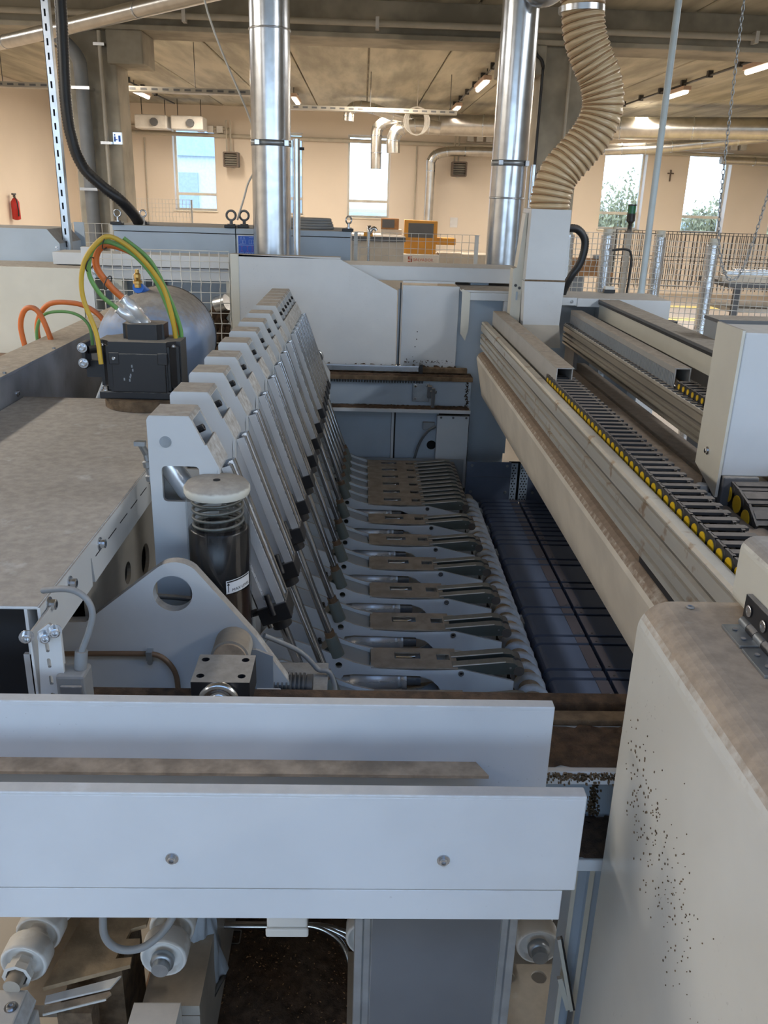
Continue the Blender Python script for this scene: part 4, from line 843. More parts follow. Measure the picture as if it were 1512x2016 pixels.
# ------------------------------------------------------------------ exhaust hood, hose, ducts
ex = thing('exhaust_hood', 'white sheet-metal exhaust column between the two beams', 'exhaust column', (0.9, 4.4, 1.55))
m = MB()
ring = [(0.800, 0.992, 2.26), (0.797, 0.992, 1.93), (0.797, 0.992, 1.93), (0.803, 0.985, 1.72), (0.835, 1.025, 1.50), (0.84, 1.03, 1.0)]
yf = [4.30, 4.30, 4.30, 4.30, 4.34, 4.36]
def shell(rs, ys):
    m = MB()
    for (a, b, z), (a2, b2, z2), y, y2 in zip(rs[:-1], rs[1:], ys[:-1], ys[1:]):
        v = [(a, y, z), (b, y, z), (b, 4.52, z), (a, 4.52, z), (a2, y2, z2), (b2, y2, z2), (b2, 4.52, z2), (a2, 4.52, z2)]
        m.add(v, [(4, 5, 1, 0), (5, 6, 2, 1), (6, 7, 3, 2), (7, 4, 0, 3)])
    m.add([(rs[0][0], ys[0], rs[0][2]), (rs[0][1], ys[0], rs[0][2]), (rs[0][1], 4.52, rs[0][2]), (rs[0][0], 4.52, rs[0][2])], [(0, 1, 2, 3)])
    return m
obj('upper_duct', shell(ring[:2], yf[:2]), M['wclean'], ex, bevel=0.003)
obj('lower_duct', shell([(0.795, 0.994, 1.928), (0.803, 0.985, 1.72)], [4.297, 4.297]), M['wclean'], ex, bevel=0.003)
obj('flared_foot', shell([(0.803, 0.985, 1.72), (0.822, 1.008, 1.604)], [4.297, 4.32]), M['beamp'], ex, label='dusty brown flared lower end')
obj('joint_seam', MB().box(0.797, 0.992, 4.296, 4.30, 1.928, 1.936), M['sawlite'], ex)
obj('side_panel', MB().prism([(0.748, 1.55), (0.797, 1.55), (0.797, 2.24), (0.787, 2.24), (0.765, 1.985), (0.748, 1.98)], 'y', 4.37, 4.46), M['cream'], ex, bevel=0.002)
for p in ((0.765, 1.90), (0.785, 1.888)): bolt(ex, (p[0], 4.37, p[1]), (0, -1, 0), 0.005, 0.004, 'dgrey')
obj('inset_plate', MB().box(0.770, 0.778, 4.364, 4.37, 1.83, 1.87), M['bgrey'], ex)
obj('collar', MB().cyl((0.905, 4.41, 2.26), (0.907, 4.41, 2.31), 0.088, n=24), M['white'], ex)
obj('back_box', MB().box(0.992, 1.01, 4.34, 4.5, 1.95, 2.13), M['wclean'], ex, bevel=0.002)
hx = spline([(0.907, 4.41, 2.245), (0.910, 4.41, 2.32), (0.938, 4.41, 2.42), (1.01, 4.41, 2.51), (1.082, 4.41, 2.61), (1.115, 4.41, 2.72), (1.09, 4.41, 2.83), (1.035, 4.41, 2.93), (0.995, 4.41, 3.02), (0.975, 4.41, 3.14), (0.97, 4.41, 3.3)], 40)
t = thing('spiral_hose', 'brown translucent spiral-ribbed exhaust hose curving up from the white column', 'hose', (0.907, 4.41, 2.245))
# arc-length resample
def resample(P, step):
    out = [P[0].copy()]; acc = 0
    for a, b in zip(P[:-1], P[1:]):
        d = (b-a).length
        while acc + d >= step:
            q = (step-acc)/d; a = a.lerp(b, q); out.append(a.copy()); d = (b-a).length; acc = 0
        acc += d
    return out
HP = resample(hx, 0.0036)
obj('film', MB().tube(HP, 0.093, 28, rf=lambda i: 0.0935+0.0032*cos(2*pi*i/8.0)), M['hose'], t)
H2 = resample(hx, 0.0288/14); up = None; hel = []
for i in range(len(H2)-1):
    tn = (H2[i+1]-H2[i]).normalized()
    if up is None: up = tn.orthogonal().normalized()
    up = (up-tn*up.dot(tn)).normalized(); w = tn.cross(up); an = 2*pi*i/14; hel.append(H2[i]+(up*cos(an)+w*sin(an))*0.0955)
obj('spiral_rib', MB().tube(hel, 0.0042, 5), M['hosew'], t)
tp = thing('hose_collar', 'shiny metal collar on top of the brown hose', 'collar', (0.97, 4.41, 3.06))
obj('sleeve', MB().cyl((0.972, 4.41, 3.145), (0.97, 4.41, 3.6), 0.101, n=28), M['galv'], tp); obj('clamp', MB().cyl((0.973, 4.41, 3.10), (0.972, 4.41, 3.125), 0.104, n=28), M['steel'], tp)
obj('upper_duct', MB().cyl((0.97, 4.41, 3.6), (0.97, 4.41, ZC), 0.10, n=28), M['galv'], tp)
def vduct(x, y, r, z0, rings_, lab, clampz, flange=None):
    t = thing('exhaust_duct', lab, 'duct', (x, y, z0))
    obj('pipe', MB().cyl((x, y, z0), (x, y, ZC), r, n=40), M['galv'], t)
    obj('seam', MB().box(x-0.004, x+0.004, y-r-0.002, y-r+0.004, z0, ZC), M['galv'], t)
    for z in rings_: obj('joint_band', MB().lathe([(r, 0), (r+0.004, 0.002), (r+0.004, 0.009), (r, 0.011)], (x, y, z), (0, 0, 1), 40), M['galv'], t)
    cl = obj('clamp', MB().lathe([(r+0.001, 0), (r+0.004, 0), (r+0.004, 0.032), (r+0.001, 0.032)], (x, y, clampz), (0, 0, 1), 40), M['zinc'], t)
    obj('clamp_lug', MB().box(x-0.08, x-0.055, y-r-0.012, y-r+0.04, clampz+0.004, clampz+0.028).box(x+r*0.75, x+r*0.95, y-r*0.9, y-r*0.2, clampz+0.002, clampz+0.03), M['steel'], cl)
    if flange: obj('flange', MB().cyl((x, y, flange), (x, y, flange+0.05), r+0.012, n=32), M['galv'], t)
    obj('base_collar', MB().cyl((x, y, z0-0.0), (x, y, z0+0.012), r+0.008, n=32), M['dgrey'], t)
    return t
vduct(-0.535, 5.4, 0.113, 1.90, (3.135,), 'shiny vertical metal duct left of centre', 2.545)
vduct(0.853, 5.4, 0.1035, 1.87, (2.30,), 'shiny vertical metal duct right of centre beside the brown hose', 2.48)
e2 = thing('duct_elbow', 'short shiny elbow joining the right duct at the top edge of the picture', 'duct', (0.95, 5.28, 3.28))
obj('elbow', MB().tube(spline([(0.86, 5.28, 3.42), (0.93, 5.24, 3.34), (1.02, 5.2, 3.40), (1.06, 5.2, 3.55)], 6), 0.075, 20), M['galv'], e2)
for x, z0, z1, lab in ((-0.385, 1.9, 2.585, 'slim aluminium pole right of the left duct'), (0.982, 1.93, 2.49, 'slim aluminium pole right of the right duct')):
    tt = thing('support_pole', lab, 'pole', (x, 5.32, z0)); obj('tube', MB().cyl((x, 5.32, z0-0.03), (x, 5.32, z1), 0.022 if x < 0 else 0.019, n=16), M['galv'], tt); obj('tip', MB().cyl((x+0.02, 5.32, z1-0.05), (x+0.045, 5.32, z1-0.05), 0.008, n=8), M['blackc'], tt)
    obj('foot', MB().box(x-0.03, x+0.03, 5.29, 5.35, z0-0.04, z0-0.03), M['dgrey'], tt)
t = thing('slotted_strut', 'tall galvanised slotted strut at the left', 'strut', (-1.72, 5.3, 1.9))
hl_ = []; z = 1.96
while z < 4.2: hl_.append([(-1.733, z), (-1.723, z), (-1.723, z+0.035), (-1.733, z+0.035)]); z += 0.07
obj('channel', MB().prism([(-1.748, 1.9), (-1.708, 1.9), (-1.708, ZC), (-1.748, ZC)], 'y', 5.30, 5.303, hl_), M['galv'], t)
obj('side_flange', MB().box(-1.708, -1.705, 5.30, 5.34, 1.9, ZC).box(-1.748, -1.745, 5.30, 5.34, 1.9, ZC), M['zinc'], t)
obj('back_plate', MB().box(-1.745, -1.708, 5.335, 5.34, 1.9, ZC), M['dgrey'], t)
def ribhose(name, pts, r, lab, step=0.006):
    P = resample(spline(pts, 30), step)
    return tag(obj(name, MB().tube(P, r, 14, rf=lambda i: r*(1.0 if i % 2 else 0.90)), M['blackc']), lab, 'hose')
ribhose('corrugated_hose', [(-1.70, 5.5, 4.2), (-1.70, 5.5, 3.3), (-1.72, 5.5, 2.75), (-1.70, 5.5, 2.53), (-1.65, 5.5, 2.40), (-1.56, 5.5, 2.31), (-1.46, 5.52, 2.23), (-1.405, 5.6, 2.15), (-1.395, 5.7, 2.09)], 0.034, 'black corrugated hose curving down from the strut to the cabinet', 0.008)
ribhose('corrugated_hose', [(0.99, 4.62, 2.13), (1.04, 4.6, 2.165), (1.10, 4.6, 2.165), (1.145, 4.6, 2.11), (1.135, 4.6, 2.01), (1.09, 4.6, 1.93), (1.065, 4.62, 1.86), (1.06, 4.64, 1.80)], 0.021, 'black corrugated hose looping out behind the exhaust column', 0.005)
t = thing('light_pole', 'slim pale blue pole rising behind the right beams', 'pole', (1.66, 5.2, 1.75))
obj('shaft', MB().cyl((1.66, 5.2, 1.79), (1.66, 5.2, ZC), 0.0185, n=18), M['lpole'], t); obj('base', MB().lathe([(0.032, 0), (0.032, 0.02), (0.022, 0.05), (0.0185, 0.07)], (1.66, 5.2, 1.752), (0, 0, 1), 18), M['lpole'], t)
m = MB()
m.box(1.60, 1.72, 5.14, 5.26, 0, 1.75); obj('stand', m, M['grey'], t)

# ------------------------------------------------------------------ cabinets and guards at the back left
cb = thing('rear_cabinet', 'long pale blue-grey cabinet with eye bolts and dusty lid behind the mesh guard', 'cabinet', (-0.8, 5.9, 0))
obj('body', MB().box(-1.53, -0.785, 5.60, 6.25, 0.6, 2.045), M['bgrey'], cb, bevel=0.002); obj('body', MB().box(-0.779, -0.072, 5.60, 6.25, 0.6, 2.045), M['bgrey'], cb, bevel=0.002)
obj('lid', MB().box(-1.535, -0.785, 5.595, 6.25, 2.049, 2.082), M['bgrey'], cb, bevel=0.002); obj('lid', MB().box(-0.779, -0.070, 5.595, 6.25, 2.049, 2.082), M['bgrey'], cb, bevel=0.002)
obj('plinth', MB().box(-1.5, -0.1, 5.65, 6.2, 0, 0.6), M['dgrey'], cb)
def eyebolt(x, y, z, r, ax, mt, lab=None):
    e_ = obj('eye_bolt', MB().tube([(x+ax[0]*r*cos(a*pi/10), y+ax[1]*r*cos(a*pi/10), z+0.028+r+r*sin(a*pi/10)) for a in range(20)], r*0.26, 8, True).cyl((x, y, z), (x, y, z+0.03), r*0.35, n=10).cyl((x, y, z), (x, y, z+0.006), r*0.9, n=14), M[mt], cb, label=lab)
    obj('rubber_pad', MB().box(x-0.04, x+0.03, y-0.035, y+0.03, z-0.018, z), M['blackc'], e_, bevel=0.004)
eyebolt(-1.505, 5.62, 2.10, 0.021, (1, 0), 'steel'); eyebolt(-0.085, 5.62, 2.10, 0.021, (0.8, 0.6), 'steel'); eyebolt(-1.38, 5.75, 2.10, 0.02, (0.9, 0.4), 'steel')
eyebolt(-0.81, 5.62, 2.10, 0.028, (1, 0), 'dgrey', 'dark lifting eye'); eyebolt(-0.735, 5.66, 2.10, 0.028, (1, 0), 'dgrey', 'dark lifting eye')
obj('hose_gland', MB().cyl((-1.395, 5.7, 2.082), (-1.395, 5.7, 2.125), 0.036, n=8), M['nylon'], cb)
sg = thing('lifting_sign', 'small blue sign with white lifting pictograms on the cabinet', 'sign', (-0.70, 5.593, 1.9))
obj('border', MB().box(-0.772, -0.655, 5.592, 5.598, 1.86, 2.043), M['label'], sg); obj('panel', MB().box(-0.766, -0.661, 5.589, 5.592, 1.866, 2.038), M['signb'], sg)
m = MB(); mr = MB()
def ln(mm, x0, z0, x1, z1, w=0.0014):
    a = Vector((x0, 5.5885, z0)); b = Vector((x1, 5.5885, z1)); d = (b-a).normalized(); mm.obox((a+b)/2, d, Vector((0, 1, 0)), d.cross(Vector((0, 1, 0))), (b-a).length/2, 0.0006, w/2)
ln(m, -0.764, 1.985, -0.663, 1.985, 0.002)
for cx in (-0.748, -0.730):
    for dx in (-0.006, 0.006): ln(m, cx, 2.034, cx+dx, 2.018)
    ln(m, cx-0.007, 2.014, cx+0.007, 2.014); ln(m, cx-0.007, 1.992, cx+0.007, 1.992); ln(m, cx-0.007, 2.014, cx-0.007, 1.992); ln(m, cx+0.007, 2.014, cx+0.007, 1.992)
for x0 in (-0.700, -0.684, -0.672): ln(m, x0, 2.016, x0, 1.992)
ln(m, -0.700, 2.016, -0.672, 2.016); ln(m, -0.70, 2.030, -0.668, 2.030); ln(m, -0.70, 1.992, -0.672, 1.992)
for cx in (-0.745, -0.71, -0.68):
    ln(mr, cx-0.006, 1.976, cx+0.006, 1.976); ln(mr, cx, 1.976, cx, 1.955); ln(mr, cx, 1.955, cx-0.008, 1.945); ln(mr, cx, 1.955, cx+0.008, 1.945)
    ln(m, cx-0.012, 1.94, cx+0.012, 1.94); ln(m, cx-0.012, 1.94, cx-0.012, 1.90); ln(m, cx+0.012, 1.94, cx+0.012, 1.90); ln(m, cx, 1.94, cx, 1.90)
obj('pictogram', m, M['signw'], sg, kind='stuff'); obj('pictogram', mr, M['signr'], sg, kind='stuff', label='reddish crane pictograms')
cl = MB()
for k in range(4): cl.tube([(-0.33+(0.14-0.006*k)*cos(a*pi/16), 5.85+0.09*sin(a*pi/16), 2.092+0.016*k) for a in range(32)], 0.010, 7, True)
tag(obj('cable_coil', cl, M['gcable']), 'flat coil of grey cable lying on the cabinet lid', 'cable coil')
t = thing('thin_rope', 'thin white rope slanting down from the ceiling behind the left duct', 'rope', (-0.78, 5.62, 2.1))
obj('strand', MB().tube(spline([(-1.02, 6.3, 4.2), (-0.93, 5.6, 3.35), (-0.66, 5.75, 2.60), (-0.72, 5.70, 2.32), (-0.775, 5.64, 2.13)], 8), 0.006, 6), M['wire'], t)
lc = thing('left_blue_cabinet', 'pale blue-grey machine cover with a cut corner at the left edge', 'machine cover', (-2.1, 5.3, 0))
obj('cover', MB().prism([(-2.6, 1.0), (-1.735, 1.0), (-1.735, 1.985), (-1.80, 2.062), (-2.6, 2.062)], 'y', 5.2, 5.6), M['bgrey'], lc, bevel=0.003)
obj('rear_plate', MB().box(-1.775, -1.715, 5.615, 5.63, 1.0, 2.09), M['bgrey'], lc); bolt(lc, (-1.752, 5.2, 1.96), (0, -1, 0), 0.008, 0.006); obj('foot', MB().box(-2.5, -1.8, 5.25, 5.55, 0, 1.0), M['dgrey'], lc)
lw = thing('left_white_cabinet', 'big cream-white machine cabinet with dusty top at the left edge', 'cabinet', (-2.0, 5.0, 0))
obj('body', MB().box(-2.7, -1.50, 4.80, 5.18, 1.42, 1.885), M['cream'], lw, bevel=0.003); obj('plinth', MB().box(-2.65, -1.52, 4.84, 5.15, 0, 1.42), M['dgrey'], lw)
obj('base_strip', MB().box(-2.7, -1.48, 4.70, 4.80, 1.40, 1.42), M['brown'], lw)
mg = thing('mesh_guard', 'white framed wire mesh guard behind the blue tank', 'mesh guard', (-1.05, 4.75, 1.2))
obj('post', MB().box(-1.475, -1.423, 4.74, 4.78, 1.2, 2.0), M['wclean'], mg, bevel=0.002); obj('post', MB().box(-0.703, -0.677, 4.75, 4.79, 1.2, 1.985), M['cream'], mg, bevel=0.002)
m = MB(); nx = 14; bend = lambda z: 0.012*max(0, 1-abs((z-1.83))/0.03)+0.012*max(0, 1-abs((z-1.62))/0.03)
zs = [1.50+0.01*i for i in range(50)]
for i in range(nx+1):
    x = -1.42+i*0.7165/nx; m.tube([(x+bend(z)*0.5, 4.75-bend(z), z) for z in zs[::1]], 0.0029, 4)
for k in range(10):
    z = 1.515+k*0.0535; m.cyl((-1.42, 4.748-bend(z), z), (-0.703, 4.748-bend(z), z), 0.0029, n=4)
obj('wire_grid', m, M['wire'], mg, kind='stuff'); 
for z in (1.93, 1.9, 1.87): bolt(mg, (-1.415, 4.74, z-0.02), (0, -1, 0), 0.006, 0.006)
obj('foot', MB().box(-1.475, -1.423, 4.74, 4.78, 0, 1.2).box(-0.703, -0.677, 4.75, 4.79, 0, 1.2), M['wclean'], mg)
wb_ = thing('white_header', 'white header beam with dusty top behind the mesh guard', 'machine beam', (-1.2, 5.1, 0))
obj('beam', MB().box(-1.70, -0.68, 4.96, 5.16, 1.89, 1.955), M['wclean'], wb_, bevel=0.003); obj('lower_beam', MB().box(-1.49, -0.68, 4.99, 5.13, 1.82, 1.885), M['wclean'], wb_)
obj('backing', MB().box(-1.49, -0.68, 5.19, 5.2, 0.9, 1.89), M['bgrey'], wb_); obj('dark_post', MB().box(-1.25, -1.13, 5.17, 5.189, 0.9, 1.82), M['dgrey'], wb_); obj('leg', MB().box(-1.40, -1.34, 5.0, 5.1, 0, 1.82).box(-0.76, -0.70, 5.0, 5.1, 0, 1.82), M['cream'], wb_)
m = MB(); rr = random.Random(3)
for k in range(26):
    x = -0.74+rr.uniform(-0.08, 0.0); z = 1.48+rr.uniform(0, 0.22); m.cyl((x-0.06, 5.0+rr.uniform(-0.05, 0.05), z-0.10), (x, 5.0, z), rr.uniform(0.012, 0.03), n=6)
obj('dust_heap', m, M['sawdust'], wb_, kind='stuff'); obj('cylinder_end', MB().cyl((-0.80, 4.9, 1.70), (-0.74, 4.88, 1.72), 0.045, n=16), M['steel'], wb_)
tb = thing('dusty_table', 'dusty brown machine bed between the blue tank and the white panel', 'machine bed', (-1.0, 3.9, 0))
obj('bed', MB().box(-1.075, -0.47, 2.8, 4.45, 1.40, 1.48), M['beige'], tb); obj('web', MB().box(-1.04, -0.5, 2.9, 4.43, 0.70, 1.40), M['grey'], tb)

def wire_panel(name, x0, x1, z0, z1, y0, y1, sx, sz, r, lab, mt='wire', posts=()):
    t = thing(name, lab, 'fence', ((x0+x1)/2, (y0+y1)/2, z0)); m = MB(); n = int((x1-x0)/sx); yy = lambda x: y0+(y1-y0)*(x-x0)/(x1-x0)
    bz = lambda z: 0.03*max(0, 1-abs(z-(z1-0.22))/0.045)
    Zs = [z0+(z1-z0)*k/36 for k in range(37)]
    for i in range(n+1):
        x = x0+i*sx
        m.tube([(x, yy(x)-bz(z), z) for z in Zs], r, 3) if mt == 'wire' else m.cyl((x, yy(x), z0), (x, yy(x), z1), r, n=4)
    z = z1
    while z > z0: m.cyl((x0, yy(x0), z), (x1, yy(x1), z), r, n=4); z -= sz
    obj('wire_grid', m, M[mt], t, kind='stuff')
    for px in ((x0+0.02, x1-0.02) if not posts else ()): obj('foot', MB().box(px-0.012, px+0.012, yy(px)-0.012, yy(px)+0.012, 0, z1), M['wire'], t)
    for px in posts:
        pz = z1+0.03
        obj('post', MB().cyl((px, yy(px)+0.05, 0), (px, yy(px)+0.05, pz), 0.036, n=14), M['cream'], t)
        if mt != 'wire': continue
        P = [(px, yy(px)+0.05, z0-0.6+(pz-z0+0.55)*k/30) for k in range(31)]; rr = random.Random(int(px*100))
        obj('foil_sleeve', MB().tube(P, 0.045, 12, rf=lambda i: 0.043+0.010*rr.random()), M['foil'], t, label='crumpled silver foil wrapped round the post')
    return t
wire_panel('mesh_fence', -0.06, 0.76, 1.80, 2.075, 5.8, 5.8, 0.047, 0.047, 0.002, 'low white wire mesh between the cabinet and the right metal duct')
wire_panel('mesh_fence', -2.26, -1.92, 1.6, 2.03, 7.0, 7.05, 0.05, 0.07, 0.003, 'piece of wire fence between the strut and the concrete column')
wire_panel('mesh_fence', 1.55, 2.36, 0.75, 2.075, 7.0, 7.0, 0.042, 0.042, 0.0036, 'white wire fence left of the second foil-wrapped post', posts=(1.62, 1.93, 2.35))
wire_panel('mesh_fence', 2.38, 4.0, 0.75, 2.03, 7.0, 6.55, 0.042, 0.042, 0.0036, 'white wire fence right of the pale blue pole', posts=(2.74,))
wire_panel('wire_cage', 2.75, 4.9, 1.40, 1.99, 10.0, 9.8, 0.042, 0.28, 0.0045, 'tall dark wire cage behind the white fence', 'dwire', posts=(2.80, 4.85))
wire_panel('wire_cage', 2.95, 5.1, 1.40, 2.0, 10.6, 10.4, 0.05, 0.28, 0.0045, 'second dark wire cage wall behind the first', 'dwire', posts=(3.0, 5.05))
wire_panel('mesh_fence', -3.0*1.2, -2.5, 1.75, 2.15, 13.5, 13.5, 0.05, 0.06, 0.003, 'small dusty wire crate below the left window', 'wire')
bc = thing('beacon', 'green signal beacon on a black stand above the right fence', 'beacon', (2.17, 7.3, 2.05))
obj('stand', MB().lathe([(0.04, 0), (0.02, 0.02), (0.014, 0.07), (0.03, 0.09)], (2.17, 7.3, 2.07), (0, 0, 1), 14), M['black'], bc); obj('body', MB().cyl((2.17, 7.3, 2.16), (2.17, 7.3, 2.22), 0.034, n=16), M['black'], bc); obj('lens', MB().cyl((2.17, 7.3, 2.22), (2.17, 7.3, 2.28), 0.032, n=16), M['greenl'], bc); obj('cap', MB().cyl((2.17, 7.3, 2.28), (2.17, 7.3, 2.29), 0.034, n=16), M['black'], bc)
obj('post', MB().box(2.15, 2.19, 7.28, 7.32, 0, 2.07), M['machw'], bc)
hcn = thing('hanging_chain', 'steel chain hanging in a loop at the right', 'chain', (2.0, 5.0, 1.9))
CP = resample(spline([(1.93, 5, 4.2), (1.934, 5, 3.3), (1.95, 5, 2.8), (1.965, 5, 2.45), (1.985, 5, 2.2), (2.02, 5, 2.03), (2.07, 5, 1.93), (2.11, 5, 1.905), (2.15, 5, 1.94), (2.19, 5, 2.1), (2.225, 5, 2.33), (2.32, 5, 3.0), (2.45, 5, 4.2)], 12), 0.0245)
m = MB()
for i in range(len(CP)-1):
    d = (CP[i+1]-CP[i]).normalized(); s_ = Vector((0, 1, 0)) if i % 2 else d.cross(Vector((0, 1, 0))).normalized(); c = (CP[i]+CP[i+1])/2
    m.tube([c+d*(0.0155*cos(a*pi/5))+s_*(0.0075*sin(a*pi/5)) for a in range(10)], 0.0026, 5, True)
obj('link_row', m, M['zinc'], hcn, kind='stuff')
cr = thing('wooden_crate', 'orange-brown wooden box on a stand behind the fence', 'crate', (2.2, 9.0, 0))
for k in range(4): obj('plank', MB().box(1.9+k*0.15, 2.045+k*0.15, 8.9, 9.2, 1.64, 1.755), M['wood'], cr, bevel=0.004)
obj('base', MB().box(1.85, 2.52, 8.85, 9.25, 1.60, 1.64), M['wood'], cr); obj('pedestal', MB().box(2.08, 2.26, 8.95, 9.15, 1.40, 1.60), M['grey'], cr); obj('lower_shelf', MB().box(1.8, 2.55, 8.8, 9.3, 1.34, 1.38), M['conc'], cr); obj('leg', MB().box(1.9, 1.96, 8.9, 8.96, 0, 1.34).box(2.4, 2.46, 8.9, 8.96, 0, 1.34), M['grey'], cr)
tk = thing('small_tool', 'dark tool lying on the wooden box', 'tool', (2.42, 9.0, 1.755)); obj('grip', MB().box(2.34, 2.50, 8.95, 9.03, 1.755, 1.80), M['grey'], tk, bevel=0.01); obj('head', MB().cyl((2.5, 8.99, 1.78), (2.54, 8.99, 1.80), 0.02, n=10), M['dgrey'], tk)
wt = thing('steel_workbench', 'dark steel workbench stacked with bars at the right edge', 'workbench', (4.1, 9.0, 0))
obj('top', MB().box(3.6, 5.2, 8.6, 9.4, 1.55, 1.60), M['dgrey'], wt); obj('shelf', MB().box(3.7, 5.2, 8.7, 9.3, 1.30, 1.34), M['machw'], wt)
for x in (3.7, 4.3, 5.0): obj('leg', MB().box(x, x+0.06, 8.65, 8.71, 0, 1.55), M['dgrey'], wt)
for k in range(4): obj('steel_bar', MB().box(3.55+0.1*k, 5.0+0.1*k, 8.65+0.15*k, 8.75+0.15*k, 1.60, 1.66+0.03*(k % 2)), M['galv' if k % 2 else 'machw'], wt)
tt = thing('black_tube_bow', 'black bent tube standing at the white fence', 'tube', (2.15, 7.2, 1.4)); obj('bow', MB().tube(spline([(1.95, 6.95, 1.95), (2.05, 6.95, 1.96), (2.10, 6.95, 1.93), (2.11, 6.95, 1.8), (2.10, 6.95, 1.3), (2.10, 6.95, 0.0)], 6), 0.009, 8), M['blackc'], tt)
sk = thing('small_switch', 'small black and white switch box on the right header', 'switch', (1.36, 4.86, 1.835)); obj('base', MB().box(1.33, 1.39, 4.80, 4.84, 1.834, 1.852), M['blackc'], sk); obj('cap', MB().box(1.335, 1.385, 4.803, 4.837, 1.852, 1.868), M['plastw'], sk)

# far machines between cabinet and right duct
om = thing('orange_machine', 'orange and white woodworking machine with a dark screen in the background', 'machine', (0.95, 14.0, 0))
obj('screen_case', MB().prism([(0.65, 1.66), (1.16, 1.66), (1.16, 1.945), (0.65, 1.955)], 'y', 13.95, 14.15), M['orng'], om, bevel=0.01); obj('screen', MB().box(0.71, 1.10, 13.94, 13.95, 1.70, 1.91), M['screen'], om)
obj('column', MB().box(0.66, 1.15, 13.98, 14.4, 1.455, 1.66), M['orng'], om); obj('hood', MB().box(1.15, 1.46, 14.0, 14.3, 1.60, 1.70), M['orng'], om, bevel=0.01)
obj('body', MB().box(0.63, 1.20, 13.9, 14.5, 0.0, 1.455), M['plastw'], om, bevel=0.01); obj('side_body', MB().box(1.20, 2.0, 14.0, 14.5, 0, 1.47), M['machw'], om, bevel=0.01)
obj('feed_table', MB().box(-0.4, 0.62, 14.0, 14.5, 1.50, 1.56), M['dgrey'], om); obj('left_body', MB().box(-0.4, 0.62, 14.05, 14.5, 0, 1.50), M['machw'], om); obj('top_case', MB().box(-0.3, 0.62, 14.1, 14.6, 1.62, 1.72), M['plastw'], om, bevel=0.01); obj('fence_bar', MB().box(0.1, 0.40, 14.02, 14.1, 1.57, 1.615), M['blackc'], om)
for x in (0.52, 0.58): obj('lever', MB().cyl((x, 13.98, 1.2), (x, 13.98, 1.45), 0.014, n=8), M['blackc'], om)
vs_, fs_ = text_mesh('SALVADOR', 0.062)
obj('lettering', MB().add([(0.80+v.x, 13.896-v.z, 1.352+v.y) for v in vs_], fs_), M['redtext'], om, label='machine lettering SALVADOR')
m = MB(); b = 0.72; z = 1.345
for (x0, x1, z0, z1) in ((0, .06, .06, .075), (0, .015, .038, .075), (0, .06, .03, .045), (.045, .06, 0, .045), (0, .06, -.008, .007)): m.box(b+x0, b+x1, 13.892, 13.898, z+z0, z+z1)
obj('logo', m, M['redtext'], om, label='square S logo')
mn = thing('orange_monitor', 'small orange-framed monitor on a grey stand left of the orange machine', 'monitor', (0.42, 14.2, 1.72)); obj('case', MB().box(0.29, 0.57, 14.15, 14.22, 1.80, 1.965), M['wood'], mn, bevel=0.006); obj('screen', MB().box(0.31, 0.50, 14.14, 14.15, 1.825, 1.945), M['screen'], mn); obj('base', MB().box(0.29, 0.62, 14.15, 14.4, 1.722, 1.80), M['machw'], mn)
bx = thing('grey_counter', 'grey counter with small orange box behind the white mesh', 'counter', (0.2, 12.0, 0)); obj('top', MB().box(-0.3, 0.58, 12.0, 12.5, 1.72, 1.78), M['dgrey'], bx); obj('body', MB().box(-0.28, 0.56, 12.05, 12.45, 0, 1.72), M['machw'], bx); obj('orange_box', MB().box(0.02, 0.14, 12.0, 12.1, 1.78, 1.84), M['orng'], bx)
pp = thing('tap_pipe', 'small bent chrome pipe beside the eye bolt on the right cabinet corner', 'pipe', (0.0, 7.0, 0)); obj('pipe', MB().tube(spline([(0.05, 7, 0.0), (0.05, 7, 1.9), (0.06, 7, 2.02), (0.09, 7, 2.06), (0.11, 7, 2.04)], 6), 0.014, 8), M['steel'], pp)
wp = thing('poster', 'small pale paper stuck on the wall pier', 'paper', (2.4, 23.95, 1.5)); obj('sheet', MB().box(2.32, 2.52, 23.985, 23.995, 1.55, 1.80), M['label'], wp)
# ------------------------------------------------------------------ left machine side
lt = thing('left_table_cover', 'wide dusty sheet-metal table cover at the left with bolted side', 'machine cover', (-0.8, 2.0, 1.3))
obj('top_sheet', MB().box(-1.075, -0.512, 1.262, 2.74, 1.654, 1.660), M['white'], lt, bevel=0.002)
obj('side_sheet', MB().prism([(1.262, 1.660), (2.74, 1.660), (2.74, 1.572), (1.56, 1.572), (1.555, 1.606), (1.548, 1.606), (1.545, 1.572), (1.18, 1.568), (1.18, 1.50), (1.262, 1.50)], 'x', -0.515, -0.509) if False else
    MB().prism([(1.262, 1.658), (2.74, 1.658), (2.74, 1.572), (1.545, 1.572), (1.535, 1.628), (1.530, 1.628), (1.528, 1.572), (1.262, 1.572)], 'x', -0.514, -0.509), M['white'], lt, bevel=0.001)
m = MB()
for k in range(6): m.box(-0.5092, -0.5085, 1.56+k*0.09, 1.62+k*0.09, 1.620, 1.6225)
obj('slit_row', m, M['pit'], lt, kind='stuff')
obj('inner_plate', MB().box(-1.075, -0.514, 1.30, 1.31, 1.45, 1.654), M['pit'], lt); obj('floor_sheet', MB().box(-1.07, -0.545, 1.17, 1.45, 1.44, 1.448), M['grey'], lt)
obj('end_flange', MB().box(-0.535, -0.53, 1.262, 1.40, 1.45, 1.655).box(-0.545, -0.509, 1.262, 1.27, 1.47, 1.572), M['white'], lt)
for p in ((1.30, 1.645), (1.405, 1.635), (1.59, 1.635)): bolt(lt, (-0.509, p[0], p[1]), (1, 0, 0), 0.009, 0.012, 'steel')
obj('end_cap', MB().box(-1.075, -0.512, 2.735, 2.742, 1.45, 1.66), M['white'], lt)
